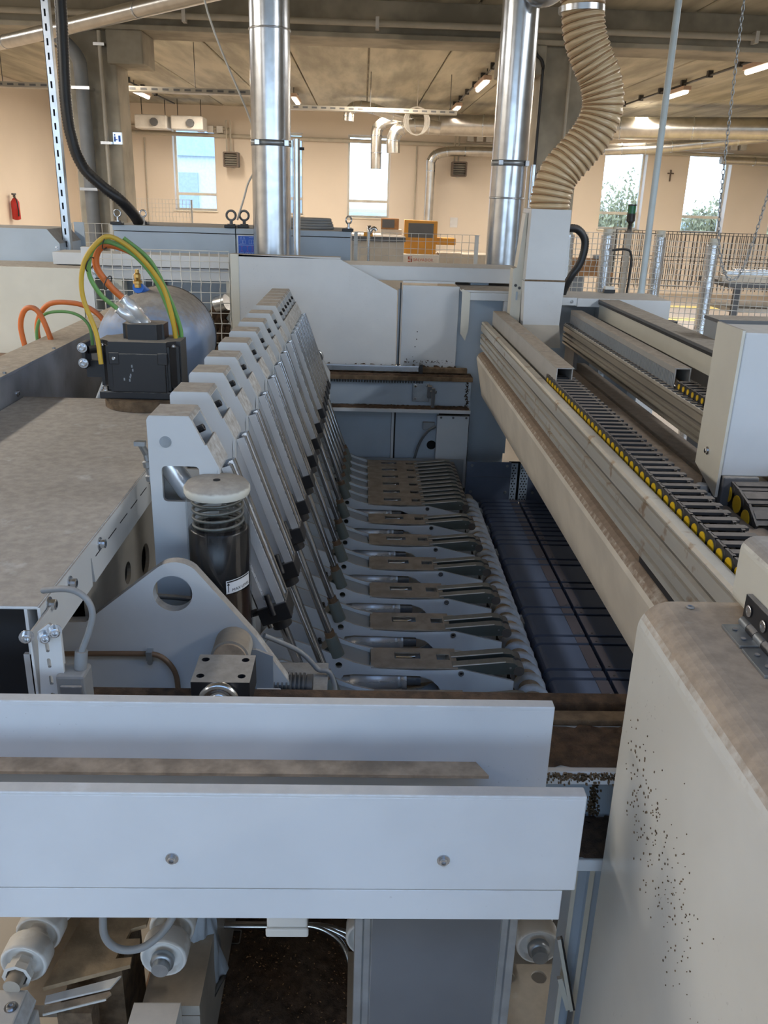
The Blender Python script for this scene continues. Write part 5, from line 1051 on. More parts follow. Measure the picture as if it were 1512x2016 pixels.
lg = thing('holed_girder', 'grey girder with round holes under the table cover', 'girder', (-0.5, 2.0, 0.70))
obj('web', MB().prism([(1.63, 1.15), (2.70, 1.15), (2.70, 1.565), (1.63, 1.565)], 'x', -0.565, -0.555, [circ(1.93, 1.417, 0.028), circ(2.10, 1.380, 0.042), circ(2.5, 1.37, 0.042)]), M['beige'], lg)
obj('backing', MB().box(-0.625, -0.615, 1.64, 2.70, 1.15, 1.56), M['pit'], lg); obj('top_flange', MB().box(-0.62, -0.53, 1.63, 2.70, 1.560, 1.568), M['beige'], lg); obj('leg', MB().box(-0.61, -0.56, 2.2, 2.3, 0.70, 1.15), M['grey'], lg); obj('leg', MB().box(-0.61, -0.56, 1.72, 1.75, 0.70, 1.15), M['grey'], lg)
gd = thing('left_girder', 'long steel girder with thick dust on its top flange at the left', 'girder', (-1.15, 3.0, 1.2))
obj('top_flange', MB().box(-1.215, -1.080, 1.2, 4.45, 1.743, 1.752), M['girder'], gd, bevel=0.001); obj('web', MB().box(-1.094, -1.086, 1.2, 4.45, 1.25, 1.743), M['girder'], gd); obj('outer_web', MB().box(-1.213, -1.205, 1.2, 4.45, 1.25, 1.743), M['girder'], gd)
obj('foot', MB().box(-1.21, -1.09, 1.5, 1.6, 0, 1.25).box(-1.21, -1.09, 4.2, 4.3, 0, 1.25), M['grey'], gd)
for y in (2.55, 3.0, 3.5): obj('top_screw', MB().cyl((-1.09, y+0.1, 1.752), (-1.09, y+0.1, 1.757), 0.006, n=8), M['zinc'], gd)
bolt(gd, (-1.086, 2.72, 1.675), (1, 0, 0), 0.007, 0.006)
obj('slot', MB().box(-1.0862, -1.085, 2.20, 2.206, 1.695, 1.712), M['pit'], gd)

mo = thing('servo_motor', 'big dusty black servo motor block standing behind the table cover', 'motor', (-0.665, 2.69, 1.66))
x0, x1, y0, y1 = -0.790, -0.545, 2.60, 2.76
def notched(a, b, c, d, q): return [(a+q, c), (b-q, c), (b-q, c+q*0.35), (b-q*0.35, c+q), (b, c+q), (b, d-q), (b-q*0.35, d-q), (b-q, d-q*0.35), (b-q, d), (a+q, d), (a+q, d-q*0.35), (a+q*0.35, d-q), (a, d-q), (a, c+q), (a+q*0.35, c+q), (a+q, c+q*0.35)]
obj('body', MB().prism(notched(x0, x1, y0, y1, 0.036), 'z', 1.715, 1.866), M['black'], mo, bevel=0.003)
obj('corner_posts', MB().prism(notched(x0+0.004, x1-0.004, y0+0.004, y1-0.004, 0.024), 'z', 1.72, 1.852), M['blackc'], mo)
obj('flange', MB().box(x0, x1, y0, y1, 1.692, 1.715), M['black'], mo, bevel=0.003)
obj('front_plate', MB().box(-0.745, -0.585, 2.594, 2.601, 1.716, 1.832).box(-0.752, -0.722, 2.592, 2.60, 1.80, 1.835).box(-0.607, -0.578, 2.592, 2.60, 1.80, 1.835), M['black'], mo, bevel=0.002)
bolt(mo, (-0.737, 2.592, 1.818), (0, -1, 0), 0.0055, 0.003, 'steel', 'screw', False)
obj('encoder_cap', MB().prism(notched(-0.722, -0.598, 2.645, 2.745, 0.018), 'z', 1.866, 1.912), M['black'], mo, bevel=0.003)
for x in (x0+0.016, x1-0.016):
    bolt(mo, (x, y0+0.014, 1.715), (0, 0, 1), 0.009, 0.014); bolt(mo, (x, y0+0.012, 1.853), (0, 0, 1), 0.006, 0.005)
for p in ((-0.71, 2.645), (-0.625, 2.645), (-0.57, 2.72)): bolt(mo, (p[0], p[1], 1.858), (0, 0, 1), 0.005, 0.005, 'steel', 'screw', False)
obj('base_disc', MB().cyl((-0.667, 2.685, 1.661), (-0.667, 2.685, 1.692), 0.128, n=32), M['sawlite'], mo)
obj('base_column', MB().cyl((-0.665, 2.78, 1.48), (-0.665, 2.78, 1.655), 0.035, n=16), M['grey'], mo)
tx = MB(); rr = random.Random(2)
for (a, z) in ((-0.685, 1.795), (-0.683, 1.783), (-0.69, 1.768), (-0.692, 1.762), (-0.71, 1.755), (-0.694, 1.752)): tx.box(a-0.002, a+0.002, 2.5935, 2.5945, z-0.004, z+0.004)
obj('scratch_marks', tx, M['armi'], mo, kind='stuff')
for (a, b, r, n_) in (((-0.655, 2.70, 1.905), (-0.72, 2.68, 1.985), 0.020, 'main_connector'), ((-0.675, 2.69, 1.905), (-0.735, 2.66, 1.955), 0.014, 'signal_connector')):
    a = Vector(a); b = Vector(b); d = (b-a).normalized(); Lc = (b-a).length
    obj(n_, MB().lathe([(r*0.7, 0), (r*0.8, 0.01), (r*0.8, Lc*0.3), (r*1.02, Lc*0.32), (r*1.02, Lc*0.8), (r*0.85, Lc*0.84), (r*0.8, Lc)], a, d, 18), M['alub'], mo)
def cab(name, pts, r, mt, lab, parent=None):
    m = MB().tube(spline(pts, 8), r, 10)
    if parent is not None: return obj(name, m, M[mt], parent, label=lab)
    return tag(obj(name, m, M[mt]), lab, 'cable')
yl = 2.70
cab('cable', [(-0.722, 2.68, 1.987), (-0.752, 2.67, 2.02), (-0.785, 2.66, 2.075), (-0.775, 2.66, 2.125), (-0.735, 2.67, 2.138), (-0.665, 2.69, 2.105), (-0.605, 2.71, 2.02), (-0.577, 2.73, 1.925), (-0.573, 2.75, 1.86)], 0.0105, 'orange', 'thick orange power cable arching over the black motor')
cab('cable', [(-0.735, 2.66, 1.957), (-0.775, 2.64, 2.0), (-0.80, 2.63, 2.06), (-0.785, 2.63, 2.125), (-0.745, 2.64, 2.150), (-0.675, 2.65, 2.118), (-0.618, 2.67, 2.045), (-0.582, 2.69, 1.94), (-0.568, 2.71, 1.855)], 0.0072, 'green', 'green signal cable arching over the black motor')
cab('cable', [(-0.775, 2.59, 1.80), (-0.783, 2.595, 1.89), (-0.815, 2.60, 2.0), (-0.803, 2.60, 2.09), (-0.76, 2.61, 2.15), (-0.72, 2.62, 2.163), (-0.655, 2.64, 2.115), (-0.60, 2.67, 2.03), (-0.576, 2.68, 1.94), (-0.570, 2.695, 1.855)], 0.0070, 'yell', 'yellow cable arching over the black motor')
cab('cable', [(-0.70, 2.66, 2.160), (-0.63, 2.68, 2.095), (-0.585, 2.70, 1.99), (-0.560, 2.715, 1.90), (-0.558, 2.72, 1.853)], 0.0065, 'green', 'darker green cable beside the yellow one on the right of the arch')
tie = MB()
for p in ((-0.745, 2.64, 2.148), (-0.795, 2.63, 2.085), (-0.757, 2.665, 2.03)): tie.tube([(p[0]+0.018*cos(a*pi/6)*0.4, p[1]+0.035*sin(a*pi/6), p[2]+0.02*cos(a*pi/6)) for a in range(12)], 0.002, 4, True)
tag(obj('cable_tie', tie, M['blackc'], kind='stuff'), 'black cable ties binding the cable arch', 'cable tie')
tb_ = thing('strut_bar', 'pale blue slanted bar left of the motor', 'bar', (-0.86, 2.78, 1.62)); obj('bar', MB().cyl((-0.92, 2.80, 1.50), (-0.80, 2.85, 1.78), 0.012, n=10), M['bgrey'], tb_)
ba = thing('bolt_plate', 'black plate with two zinc bolts on the inner face of the girder', 'bracket', (-0.84, 2.62, 1.75))
obj('plate', MB().box(-0.835, -0.822, 2.60, 2.66, 1.782, 1.862).cyl((-0.822, 2.63, 1.835), (-0.783, 2.66, 1.835), 0.012, n=12), M['blackc'], ba, bevel=0.003)
for z in (1.846, 1.80): bolt(ba, (-0.83, 2.60, z), (0, -1, 0), 0.010, 0.010)
obj('arm', MB().box(-0.835, -0.79, 2.64, 2.66, 1.75, 1.80), M['black'], ba)
tk_ = thing('air_tank', 'blue-grey domed pressure tank dusted brown on top behind the motor', 'tank', (-0.775, 3.3, 1.48))
obj('vessel', MB().lathe([(0.004, -0.085), (0.06, -0.080), (0.11, -0.064), (0.15, -0.040), (0.178, -0.012), (0.19, 0.02), (0.19, 0.30), (0.17, 0.35), (0.1, 0.38), (0.01, 0.39)], (-0.752, 3.10, 1.762), (0, 1, 0), 40), M['tank'], tk_)
obj('weld_ring', MB().lathe([(0.188, 0), (0.1925, 0.001), (0.1925, 0.006), (0.188, 0.008)], (-0.752, 3.395, 1.762), (0, 1, 0), 40), M['blackc'], tk_)
obj('foot', MB().box(-0.88, -0.63, 3.18, 3.22, 1.48, 1.60).box(-0.88, -0.63, 3.32, 3.36, 1.48, 1.60), M['blackc'], tk_)
obj('valve', MB().lathe([(0.012, 0), (0.012, 0.012), (0.016, 0.014), (0.016, 0.022), (0.010, 0.026), (0.012, 0.034), (0.012, 0.045), (0.007, 0.05), (0.007, 0.062)], (-0.79, 3.15, 1.968), (0, 0, 1), 10, False), M['brass'], tk_); obj('valve_ring', MB().cyl((-0.79, 3.25, 1.94), (-0.79, 3.15, 1.968), 0.020, n=12), M['blue'], tk_)
obj('pipe', MB().cyl((-0.79, 3.25, 2.034), (-0.79, 3.25, 2.2), 0.003, n=6), M['wire'], tk_) if False else None
cab('cable', [(-1.265, 3.3, 1.70), (-1.275, 3.3, 1.80), (-1.25, 3.3, 1.862), (-1.205, 3.3, 1.855), (-1.17, 3.3, 1.76), (-1.165, 3.3, 1.70)], 0.010, 'orange', 'small orange cable loop behind the left girder')
cab('cable', [(-1.245, 3.4, 1.68), (-1.25, 3.4, 1.79), (-1.20, 3.4, 1.868), (-1.10, 3.4, 1.876), (-1.03, 3.4, 1.85), (-0.99, 3.4, 1.80), (-0.985, 3.4, 1.70)], 0.010, 'orange', 'longer orange cable loop behind the left girder')
cab('cable', [(-1.235, 3.35, 1.68), (-1.235, 3.35, 1.78), (-1.195, 3.35, 1.84), (-1.10, 3.36, 1.845), (-1.04, 3.36, 1.80), (-1.03, 3.36, 1.70)], 0.006, 'green', 'green cable loop behind the left girder')
cr_ = thing('cable_shelf', 'grey shelf carrying the cable loops behind the left girder', 'shelf', (-1.1, 3.4, 0)); obj('plate', MB().box(-1.32, -1.22, 3.2, 3.5, 1.66, 1.68), M['grey'], cr_); obj('leg', MB().box(-1.29, -1.24, 3.3, 3.4, 0, 1.66), M['grey'], cr_)

# gusset, block, lubricator
gp = thing('front_gusset', 'white triangular gusset plate with a round hole near the front', 'machine bracket', (-0.36, 1.615, 1.25))
ap_ = arc(-0.365, 1.535, 0.058, 48, 128, 8)
poly = [(-0.125, 1.25), (-0.125, 1.30), (-0.205, 1.425), ] + ap_ + [(-0.50, 1.500), (-0.555, 1.455), (-0.64, 1.452), (-0.64, 1.25)]
obj('plate', MB().prism(poly, 'y', 1.60, 1.625, [circ(-0.373, 1.523, 0.040, 28)]), M['white'], gp, bevel=0.003)
obj('dark_notch', MB().prism([(-0.30, 1.25), (-0.17, 1.25), (-0.17, 1.385), (-0.205, 1.40), (-0.265, 1.40), (-0.30, 1.37)], 'y', 1.592, 1.5995), M['grey'], gp)
sp_ = obj('side_foot', MB().box(-0.20, -0.150, 1.50, 1.55, 1.25, 1.335), M['wclean'], gp, bevel=0.002)
obj('brown_tube', MB().tube(spline([(-0.61, 1.590, 1.385), (-0.52, 1.590, 1.387), (-0.445, 1.590, 1.388), (-0.41, 1.590, 1.385), (-0.385, 1.588, 1.365), (-0.372, 1.588, 1.33), (-0.372, 1.588, 1.26)], 7), 0.0058, 8), M['brown'], gp, label='brown plastic tube')
obj('tube_clip', MB().box(-0.432, -0.420, 1.581, 1.60, 1.376, 1.396).cyl((-0.426, 1.595, 1.369), (-0.426, 1.586, 1.369), 0.006, n=10), M['zinc'], gp)
fp = thing('foot_block', 'grey step block under the gusset and the lubricator', 'machine base', (-0.3, 1.6, 0.70)); obj('block', MB().box(-0.62, -0.06, 1.362, 1.80, 1.22, 1.25), M['grey'], fp)
kb = thing('bearing_block', 'black block with four holes and a silver wheel in front of the gusset', 'bearing block', (-0.23, 1.34, 1.44))
hs_ = [circ(x, y, 0.0072, 12) for x in (-0.268, -0.196) for y in (1.318, 1.374)]
obj('block', MB().prism([(-0.2815, 1.297), (-0.1795, 1.297), (-0.1795, 1.392), (-0.2815, 1.392)], 'z', 1.446, 1.502, hs_), M['black'], kb, bevel=0.002)
obj('hole_floor', MB().box(-0.28, -0.182, 1.300, 1.390, 1.4455, 1.448), M['pit'], kb)
obj('wheel', MB().lathe([(0.034, 0), (0.036, 0.004), (0.036, 0.012), (0.028, 0.016), (0.024, 0.012), (0.015, 0.010), (0.014, 0.018)], (-0.232, 1.296, 1.470), (0, -1, 0), 28), M['steel'], kb)
sh = thing('shaft_stub', 'dusty round shaft end behind the black block', 'shaft', (-0.235, 1.48, 1.45)); obj('stub', MB().cyl((-0.250, 1.53, 1.415), (-0.250, 1.592, 1.415), 0.039, n=28), M['beige'], sh, bevel=0.004); obj('cap', MB().cyl((-0.250, 1.524, 1.415), (-0.250, 1.53, 1.415), 0.034, n=24), M['strip'], sh)
lu = thing('lubricator', 'clear-walled grease lubricator with a steel spring and dark grease', 'lubricator', (-0.292, 1.72, 1.25))
cx, cy = -0.292, 1.705
obj('glass_wall', MB().tube([(cx, cy, 1.40), (cx, cy, 1.706)], 0.0662, 40), M['clear'], lu, label='clear plastic cylinder wall')
obj('cap', MB().lathe([(0.0655, 1.706), (0.0685, 1.712), (0.0685, 1.722), (0.062, 1.731), (0.012, 1.735), (0.010, 1.7345)], (cx, cy, 0), (0, 0, 1), 36), M['cream'], lu, label='dusty pale cap')
obj('cap_hole', MB().cyl((cx, cy, 1.7335), (cx, cy, 1.7358), 0.0075, n=14), M['pit'], lu)
N_ = 5*24; obj('spring', MB().tube([(cx+0.052*cos(2*pi*i/24), cy+0.052*sin(2*pi*i/24), 1.630+0.083*i/N_) for i in range(N_+1)], 0.0034, 8), M['padd'], lu)
obj('follower', MB().lathe([(0.063, 1.50), (0.063, 1.63), (0.055, 1.638), (0.05, 1.63)], (cx, cy, 0), (0, 0, 1), 32), M['grease'], lu, label='black follower piston')
obj('grease', MB().cyl((cx, cy, 1.262), (cx, cy, 1.499), 0.063, n=32), M['oil'], lu, label='brown grease')
obj('base', MB().cyl((cx, cy, 1.25), (cx, cy, 1.262), 0.07, n=32), M['dgrey'], lu); obj('wall_lower', MB().tube([(cx, cy, 1.262), (cx, cy, 1.399)], 0.0662, 40), M['clear'], lu)
def wrap(x, z, r): a = x/r; return (cx+r*sin(a), cy-r*cos(a), z)
m = MB(); m.grid(lambda u, v: wrap(0.022+u*0.062, 1.503+v*0.030+0.006*u, 0.0672), 14, 1); lb = obj('label', m, M['label'], lu, label='white MAX LEVEL sticker')
vs_, fs_ = text_mesh('MAX LEVEL', 0.0095); m = MB(); m.add([wrap(0.035+v.x, 1.508+v.y+0.1*v.x, 0.0677) for v in vs_], fs_)
m.grid(lambda u, v: wrap(0.024+u*0.058, 1.5285+v*0.003+0.006*u, 0.0676), 12, 1); m.grid(lambda u, v: wrap(0.0265+u*0.0015, 1.507+v*0.018, 0.0676), 1, 1)
m.add([wrap(0.024, 1.523, 0.0676), wrap(0.0305, 1.523, 0.0676), wrap(0.0272, 1.5285, 0.0676)], [(0, 1, 2)]); obj('print', m, M['ink'], lb)
vl = thing('drain_valve', 'small metal valve fitting left of the nearest post', 'valve', (-0.478, 1.9, 1.66))
obj('body', MB().lathe([(0.016, 0), (0.016, 0.012), (0.011, 0.014), (0.011, 0.03), (0.014, 0.032), (0.014, 0.045), (0.008, 0.047), (0.008, 0.06)], (-0.466, 1.88, 1.675), (-0.2, 0, 1), 12, False), M['zinc'], vl); obj('handle', MB().cyl((-0.478, 1.88, 1.735), (-0.488, 1.87, 1.765), 0.008, n=10).box(-0.50, -0.476, 1.862, 1.878, 1.758, 1.768), M['zinc'], vl); obj('stem', MB().cyl((-0.462, 1.88, 1.60), (-0.466, 1.88, 1.68), 0.009, n=10), M['zinc'], vl)
cab('cable', [(-0.455, 1.66, 1.49), (-0.38, 1.68, 1.475), (-0.33, 1.70, 1.46), (-0.29, 1.80, 1.42)], 0.006, 'dgrey', 'dark cable glimpsed through the gusset hole')
cab('cable', [(-0.20, 1.70, 1.375), (-0.16, 1.72, 1.345), (-0.12, 1.74, 1.31), (-0.085, 1.74, 1.27), (-0.04, 1.74, 1.20), (-0.02, 1.74, 0.70)], 0.006, 'gcable', 'grey cable drooping right of the gusset over the piston rods')
mr_ = thing('ribbed_motor', 'small black ribbed motor low behind the front rail', 'motor', (-0.12, 1.62, 1.25))
m = MB()
for k in range(8): m.cyl((-0.172+k*0.009, 1.62, 1.296), (-0.168+k*0.009, 1.62, 1.296), 0.030, n=18)
obj('fins', m.cyl((-0.175, 1.62, 1.296), (-0.10, 1.62, 1.296), 0.025, n=18), M['blackc'], mr_); obj('end_bell', MB().cyl((-0.10, 1.62, 1.296), (-0.088, 1.62, 1.296), 0.027, n=18), M['blackc'], mr_, bevel=0.003); obj('foot', MB().box(-0.17, -0.10, 1.60, 1.64, 1.25, 1.28), M['pit'], mr_)

# limit switch bracket
br = thing('switch_bracket', 'white slotted bracket bolted to the table cover carrying a grey limit switch', 'bracket', (-0.51, 1.22, 1.44))
hl_ = [rrect(1.205-0.004, 1.205+0.004, z, z+0.022, 0.0035, 3) for z in (1.462, 1.497, 1.532)]
obj('plate', MB().prism([(-0.505, 1.44), (-0.462, 1.44), (-0.457, 1.648), (-0.474, 1.662), (-0.492, 1.648)], 'y', 1.200, 1.206, [rrect(-0.483, -0.477, z, z+0.017, 0.0028, 3) for z in (1.522, 1.553, 1.584, 1.612)]), M['white'], br, bevel=0.0015)
obj('flange', MB().box(-0.507, -0.503, 1.20, 1.30, 1.44, 1.645), M['white'], br, bevel=0.001)
for p in ((-0.482, 1.640), (-0.466, 1.650)): bolt(br, (p[0], 1.200, p[1]), (0.4, -1, 0.1), 0.0075, 0.012)
bolt(br, (-0.508, 1.195, 1.642), (0.3, -1, 0), 0.0075, 0.010)
sw = obj('limit_switch', MB().box(-0.470, -0.425, 1.190, 1.235, 1.480, 1.575), M['gcable'], br, bevel=0.005, label='grey limit switch')
obj('switch_front', MB().box(-0.462, -0.428, 1.184, 1.190, 1.490, 1.560), M['dgrey'], sw, bevel=0.002); bolt(sw, (-0.455, 1.184, 1.525), (0, -1, 0), 0.006, 0.01, 'zinc', 'screw'); obj('plunger', MB().cyl((-0.470, 1.205, 1.53), (-0.505, 1.195, 1.53), 0.006, n=10), M['zinc'], sw)
obj('gland', MB().cyl((-0.437, 1.215, 1.575), (-0.434, 1.218, 1.605), 0.010, n=14), M['gcable'], br); obj('cable', MB().tube(spline([(-0.434, 1.218, 1.603), (-0.420, 1.222, 1.638), (-0.413, 1.225, 1.668), (-0.420, 1.228, 1.690), (-0.438, 1.232, 1.703), (-0.462, 1.24, 1.703), (-0.50, 1.26, 1.690)], 8), 0.0052, 10), M['gcable'], br)

# ------------------------------------------------------------------ below the front beam
sc_ = thing('support_column', 'blue-grey metal support column standing under the front beam', 'column', (0.14, 1.09, 0))
P = [(0.010, 1.03), (0.022, 1.03), (0.024, 1.036), (0.034, 1.036), (0.036, 1.03), (0.238, 1.03), (0.240, 1.036), (0.250, 1.036), (0.252, 1.03), (0.264, 1.03), (0.264, 1.15), (0.010, 1.15)]
obj('profile', MB().prism(P, 'z', 0.0, 1.39), M['zinc'], sc_, bevel=0.001)
obj('face_plate', MB().box(0.037, 0.237, 1.029, 1.031, 0.0, 1.39), M['dgrey'], sc_)
ac = thing('aluminium_post', 'slim grooved aluminium post between the front beam and the cream housing', 'post', (0.47, 1.34, 0))
P = [(0.440, 1.33), (0.449, 1.33), (0.451, 1.338), (0.470, 1.338), (0.472, 1.33), (0.482, 1.33), (0.484, 1.338), (0.498, 1.338), (0.50, 1.33), (0.508, 1.33), (0.508, 1.39), (0.440, 1.39)]
obj('profile', MB().prism(P, 'z', 0.0, 1.212), M['bgrey'], ac)
for x0_, x1_ in ((0.440, 0.449), (0.472, 0.482)): obj('edge_strip', MB().box(x0_, x1_, 1.3285, 1.330, 0.0, 1.212), M['cream'], ac)
pb = thing('slanted_plates', 'thin slanted metal strip and board leaning by the aluminium post', 'strip', (0.46, 1.4, 0))
a = Vector((0.418, 1.30, 0.925)); b = Vector((0.463, 1.30, 0.733)); d = (b-a).normalized(); obj('strip', MB().obox((a+b)/2, d, Vector((0, 1, 0)), d.cross(Vector((0, 1, 0))), 0.099, 0.004, 0.0035), M['cream'], pb)
a = Vector((0.424, 1.302, 0.925)); b = Vector((0.469, 1.302, 0.733)); obj('seal', MB().obox((a+b)/2, d, Vector((0, 1, 0)), d.cross(Vector((0, 1, 0))), 0.099, 0.004, 0.002), M['blackc'], pb)
a = Vector((0.433, 1.305, 0.81)); b = Vector((0.456, 1.305, 0.735)); d = (b-a).normalized(); obj('board', MB().obox((a+b)/2, d, Vector((0, 1, 0)), d.cross(Vector((0, 1, 0))), 0.045, 0.004, 0.005), M['cream'], pb); obj('foot', MB().cyl((0.466, 1.31, 0), (0.466, 1.31, 0.735), 0.006, n=8), M['dgrey'], pb)
cab('cable', [(-0.405, 1.12, 1.34), (-0.405, 1.11, 1.19), (-0.402, 1.10, 1.135), (-0.375, 1.10, 1.108), (-0.33, 1.10, 1.122), (-0.29, 1.12, 1.17), (-0.275, 1.15, 1.28)], 0.0065, 'gcable', 'grey cable sagging below the front beam at the left')
wc = thing('cable_clip', 'white plastic cover clipped below the front beam', 'clip', (-0.11, 1.2, 1.03)); obj('shell', MB().box(-0.147, -0.074, 1.195, 1.255, 1.046, 1.20).box(-0.149, -0.072, 1.190, 1.197, 1.040, 1.060), M['plastw'], wc, bevel=0.004)

def roller_axle(x, y, z, r, lab, hub, n=3, gap=0.085):
    t = thing('roller_axle', lab, 'roller', (x, y, z-r)); d = Vector((-0.05, -0.99, 0.0)).normalized() if hub == 'collar' else Vector((-0.02, -1.0, 0)).normalized()
    c = Vector((x, y, z))
    for k in range(n):
        p = c-d*(gap*k); obj('roller', MB().lathe([(r*0.6, -0.002), (r*0.95, -0.002), (r, 0.004), (r*1.0, 0.046), (r*0.95, 0.052), (r*0.86, 0.052), (r*0.80, 0.040), (r*0.45, 0.040), (r*0.42, 0.05)], p, d, 28), M['nylon'], t)
        obj('neck', MB().cyl(p-d*0.03, p, r*0.55, n=18), M['nylon'], t)
    if hub == 'collar': obj('collar', MB().lathe([(r*0.55, 0.05), (r*0.55, 0.07), (r*0.62, 0.072), (r*0.62, 0.088), (r*0.46, 0.088), (r*0.46, 0.06)], c, d, 8, False), M['nylon'], t)
    obj('axle', MB().cyl(c-d*(gap*n+0.4), c+d*(0.115 if hub == 'collar' else 0.085), r*0.36, n=18), M['beige'] if hub == 'collar' else M['zinc'], t)
    if hub == 'ring': obj('lock_ring', MB().lathe([(r*0.36, 0.05), (r*0.50, 0.05), (r*0.50, 0.066), (r*0.36, 0.068)], c, d, 20), M['zinc'], t)
    return t
roller_axle(-0.762, 1.60, 0.575, 0.056, 'white nylon roller stack with a hexagonal collar at the lower left corner', 'collar')
roller_axle(-0.432, 1.59, 0.605, 0.055, 'white nylon roller stack with steel shaft end left of the sawdust', 'ring')
roller_axle(0.470, 1.66, 0.57, 0.054, 'white nylon roller stack right of the blue-grey support column', 'ring')
roller_axle(0.050, 1.70, 0.55, 0.056, 'white nylon roller stack half hidden by the left edge of the support column', 'ring')
pbk = thing('pillow_block', 'cream cast bearing block with bolts at the lower left corner', 'bearing block', (-0.8, 1.5, 0.3))
obj('top_half', MB().prism([(-0.90, 0.508), (-0.725, 0.508), (-0.718, 0.53), (-0.735, 0.562), (-0.90, 0.562)], 'y', 1.40, 1.49), M['nylon'], pbk, bevel=0.004)
obj('lower_half', MB().box(-0.90, -0.715, 1.385, 1.49, 0.40, 0.505), M['nylon'], pbk, bevel=0.004); obj('base', MB().box(-0.92, -0.70, 1.34, 1.50, 0.0, 0.398), M['beige'], pbk)
bolt(pbk, (-0.755, 1.445, 0.562), (0, 0, 1), 0.010, 0.006); bolt(pbk, (-0.775, 1.385, 0.43), (0, -1, 0), 0.012, 0.01, 'nylon'); bolt(pbk, (-0.83, 1.385, 0.43), (0, -1, 0), 0.012, 0.01, 'nylon'); obj('bore', MB().cyl((-0.79, 1.398, 0.515), (-0.79, 1.375, 0.515), 0.020, n=16), M['board'], pbk)
bb = thing('mount_block', 'dusty white mounting block with three screws at the bottom edge of the picture', 'bearing block', (-0.46, 1.5, 0.2))
obj('block', MB().prism([(1.38, 0.30), (1.555, 0.30), (1.555, 0.45), (1.49, 0.452), (1.38, 0.41)], 'x', -0.515, -0.403), M['nylon'], bb, bevel=0.005)
for x in (-0.497, -0.458, -0.42): bolt(bb, (x, 1.445, 0.425), (0, -0.5, 0.86), 0.010, 0.008, 'dgrey' if x != -0.458 else 'nylon')
obj('base', MB().box(-0.53, -0.39, 1.36, 1.56, 0, 0.30), M['beige'], bb)
tp_ = thing('support_rail', 'beige dusty rail under the roller stack left of the sawdust', 'rail', (-0.42, 1.9, 0.2)); obj('rail', MB().box(-0.50, -0.36, 1.56, 2.4, 0.40, 0.43), M['beige'], tp_); obj('web', MB().box(-0.37, -0.36, 1.57, 2.4, 0.12, 0.40), M['beige'], tp_); obj('web', MB().box(-0.50, -0.49, 1.57, 2.4, 0.12, 0.40), M['beige'], tp_); obj('foot', MB().box(-0.489, -0.371, 1.9, 2.0, 0, 0.40), M['beige'], tp_); obj('end_plate', MB().box(-0.50, -0.36, 1.557, 1.568, 0.05, 0.40), M['beige'], tp_)
tq_ = thing('support_rail', 'beige dusty rail under the roller stack at the lower left corner', 'rail', (-0.8, 1.9, 0.2)); obj('rail', MB().box(-0.88, -0.70, 1.57, 2.4, 0.38, 0.42), M['beige'], tq_); obj('foot', MB().box(-0.86, -0.74, 1.9, 2.0, 0, 0.38), M['beige'], tq_)
dbd = thing('dusty_board', 'wide dusty brown board with a notched right edge at the lower left', 'board', (-0.62, 1.66, 0.3))
obj('board', MB().prism([(-0.725, 1.545), (-0.535, 1.61), (-0.537, 1.633), (-0.575, 1.628), (-0.572, 1.660), (-0.527, 1.672), (-0.53, 1.69), (-0.565, 1.688), (-0.56, 1.72), (-0.525, 1.735), (-0.525, 1.80), (-0.69, 1.80)], 'z', 0.495, 0.507), M['board'], dbd)
obj('support', MB().box(-0.70, -0.56, 1.62, 1.80, 0.0, 0.495), M['sawlite'], dbd)
an = thing('angle_strip', 'broken white angle strip with brown dust below the board', 'strip', (-0.63, 1.55, 0.3))
obj('upper_leg', MB().prism([(-0.715, 1.535), (-0.565, 1.585), (-0.553, 1.592), (-0.57, 1.557), (-0.712, 1.515)], 'z', 0.487, 0.4925), M['plastw'], an); obj('lower_leg', MB().prism([(-0.712, 1.513), (-0.572, 1.555), (-0.566, 1.549), (-0.576, 1.536), (-0.708, 1.495)], 'z', 0.478, 0.484), M['strip'], an); obj('edge', MB().cyl((-0.710, 1.494, 0.48), (-0.575, 1.535, 0.48), 0.003, n=6), M['plastw'], an)
obj('bracket', MB().box(-0.68, -0.60, 1.50, 1.55, 0.0, 0.478), M['sawlite'], an)
bp = thing('perforated_shelf', 'beige plate with round holes below the roller right of the column', 'plate', (0.46, 1.57, 0.2))
obj('plate', MB().prism([(0.30, 1.47), (0.60, 1.47), (0.60, 1.665), (0.30, 1.665)], 'z', 0.446, 0.452, [circ(x, 1.626, 0.0195, 20) for x in (0.405, 0.485, 0.533)]), M['beige'], bp, bevel=0.001); obj('backing', MB().box(0.30, 0.60, 1.47, 1.66, 0.30, 0.31), M['blueg'], bp); obj('leg', MB().box(0.35, 0.40, 1.55, 1.6, 0, 0.30), M['beige'], bp)
sd = thing('side_strip', 'narrow cream strip beside the left edge of the support column', 'strip', (0.03, 1.6, 0)); obj('strip', MB().box(0.0, 0.035, 1.5, 1.75, 0.0, 0.40), M['beige'], sd); bolt(sd, (0.018, 1.5, 0.36), (0, -1, 0), 0.008, 0.006, 'dgrey')
pile = MB(); rr = random.Random(21)
def pf_(u, v):
    x = -0.62+u*0.72; y = 1.45+v*1.3; h = 0.05+0.07*math.exp(-((u-0.55)/0.35)**2-((v-0.35)/0.4)**2)+0.012*sin(17*u+5*v)*cos(13*v)+0.006*rr.random()
    e_ = min(u, 1-u, v, 1-v); return (x, y, 0.001+h*min(1, e_*9))
tag(obj('sawdust_pile', pile.grid(pf_, 90, 120), M['sawfloor'], kind='stuff'), 'heap of dark brown sawdust on the floor under the machine', 'sawdust')
m = MB()
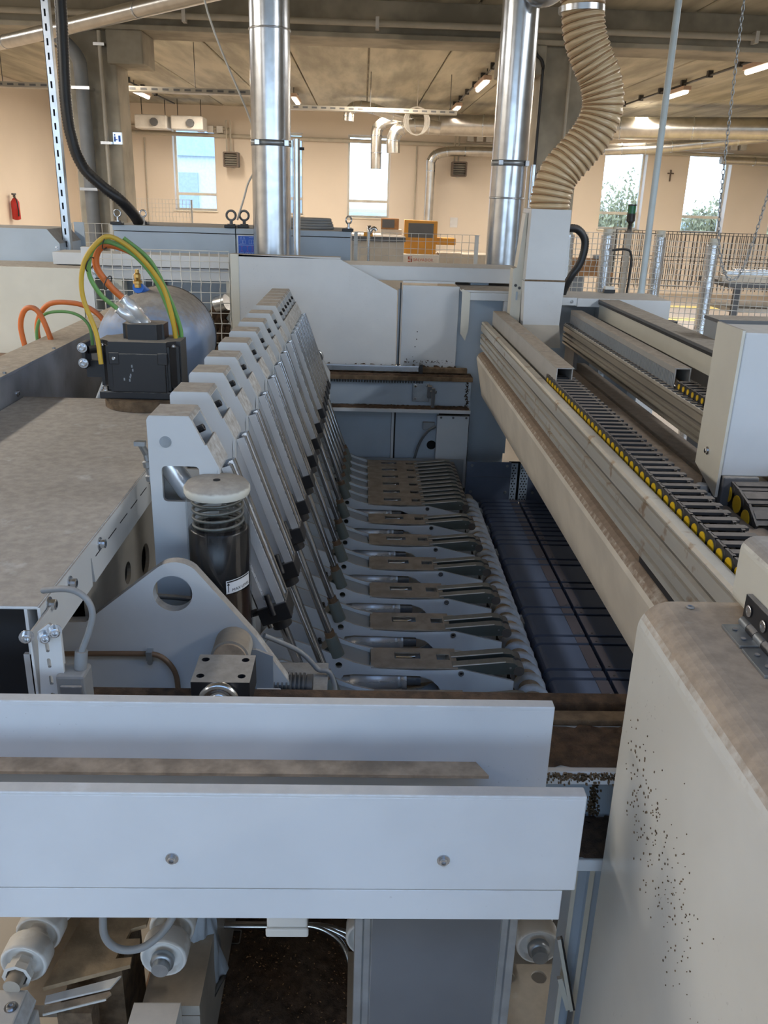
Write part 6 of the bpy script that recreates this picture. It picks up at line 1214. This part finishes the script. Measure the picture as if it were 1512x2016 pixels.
for k in range(900):
    u, v = rr.uniform(0.12, 0.95), rr.uniform(0.05, 0.75); p = pf_(u, v); a = rr.uniform(0, pi); l = rr.uniform(0.002, 0.007); w_ = rr.uniform(0.0004, 0.0011)
    m.obox((p[0], p[1], p[2]+0.002), Vector((cos(a), sin(a), rr.uniform(-0.3, 0.3))), Vector((-sin(a), cos(a), 0)), Vector((0, 0, 1)), l/2, w_, w_)
tag(obj('wood_chips', m, M['wood'], kind='stuff'), 'pale wood chips scattered over the dark sawdust heap', 'wood chips')
hp = thing('chrome_hoop', 'bent chrome tube rails behind the sawdust heap', 'tube', (-0.2, 1.9, 0.2))
for k in range(3):
    q = 0.03*k; obj('tube', MB().tube(spline([(-0.44, 1.93+q*0.3, 0.30-q*0.2), (-0.20, 1.93+q*0.3, 0.30-q*0.2), (-0.10+q*0.6, 1.93, 0.30), (-0.03+q, 1.90, 0.285), (0.0+q, 1.86, 0.26), (0.012+q, 1.83, 0.20), (0.015+q, 1.82, 0.0)], 8), 0.008, 10), M['steel'], hp)
sq = thing('tube_end', 'small square steel tube end standing in the sawdust', 'tube', (-0.36, 2.07, 0)); obj('tube', MB().prism(rrect(-0.385, -0.335, 2.04, 2.095, 0.006), 'z', 0.0, 0.115, [rrect(-0.381, -0.339, 2.044, 2.091, 0.004)]), M['steel'], sq)
tr_ = thing('crumpled_bag', 'dirty crumpled grey-brown plastic bag hanging beside the sawdust heap', 'bag', (-0.4, 1.85, 0.1)); 
def bagf(u, v):
    a = 2*pi*u; r = (0.035+0.03*v)*(1+0.12*sin(5*a+7*v)+0.08*sin(11*a)); return (-0.405+r*cos(a)*1.1-0.01*v, 1.80+r*sin(a), 0.26+0.26*(1-v)+0.012*sin(6*a))
obj('bag', MB().grid(bagf, 40, 14), M['grey'], tr_); obj('hem', MB().tube([(-0.405+0.066*cos(a*pi/12)*1.1-0.01, 1.80+0.066*sin(a*pi/12)*(1+0.1*sin(a)), 0.255+0.014*sin(a*2.3)) for a in range(24)], 0.007, 6, True), M['blackc'], tr_)
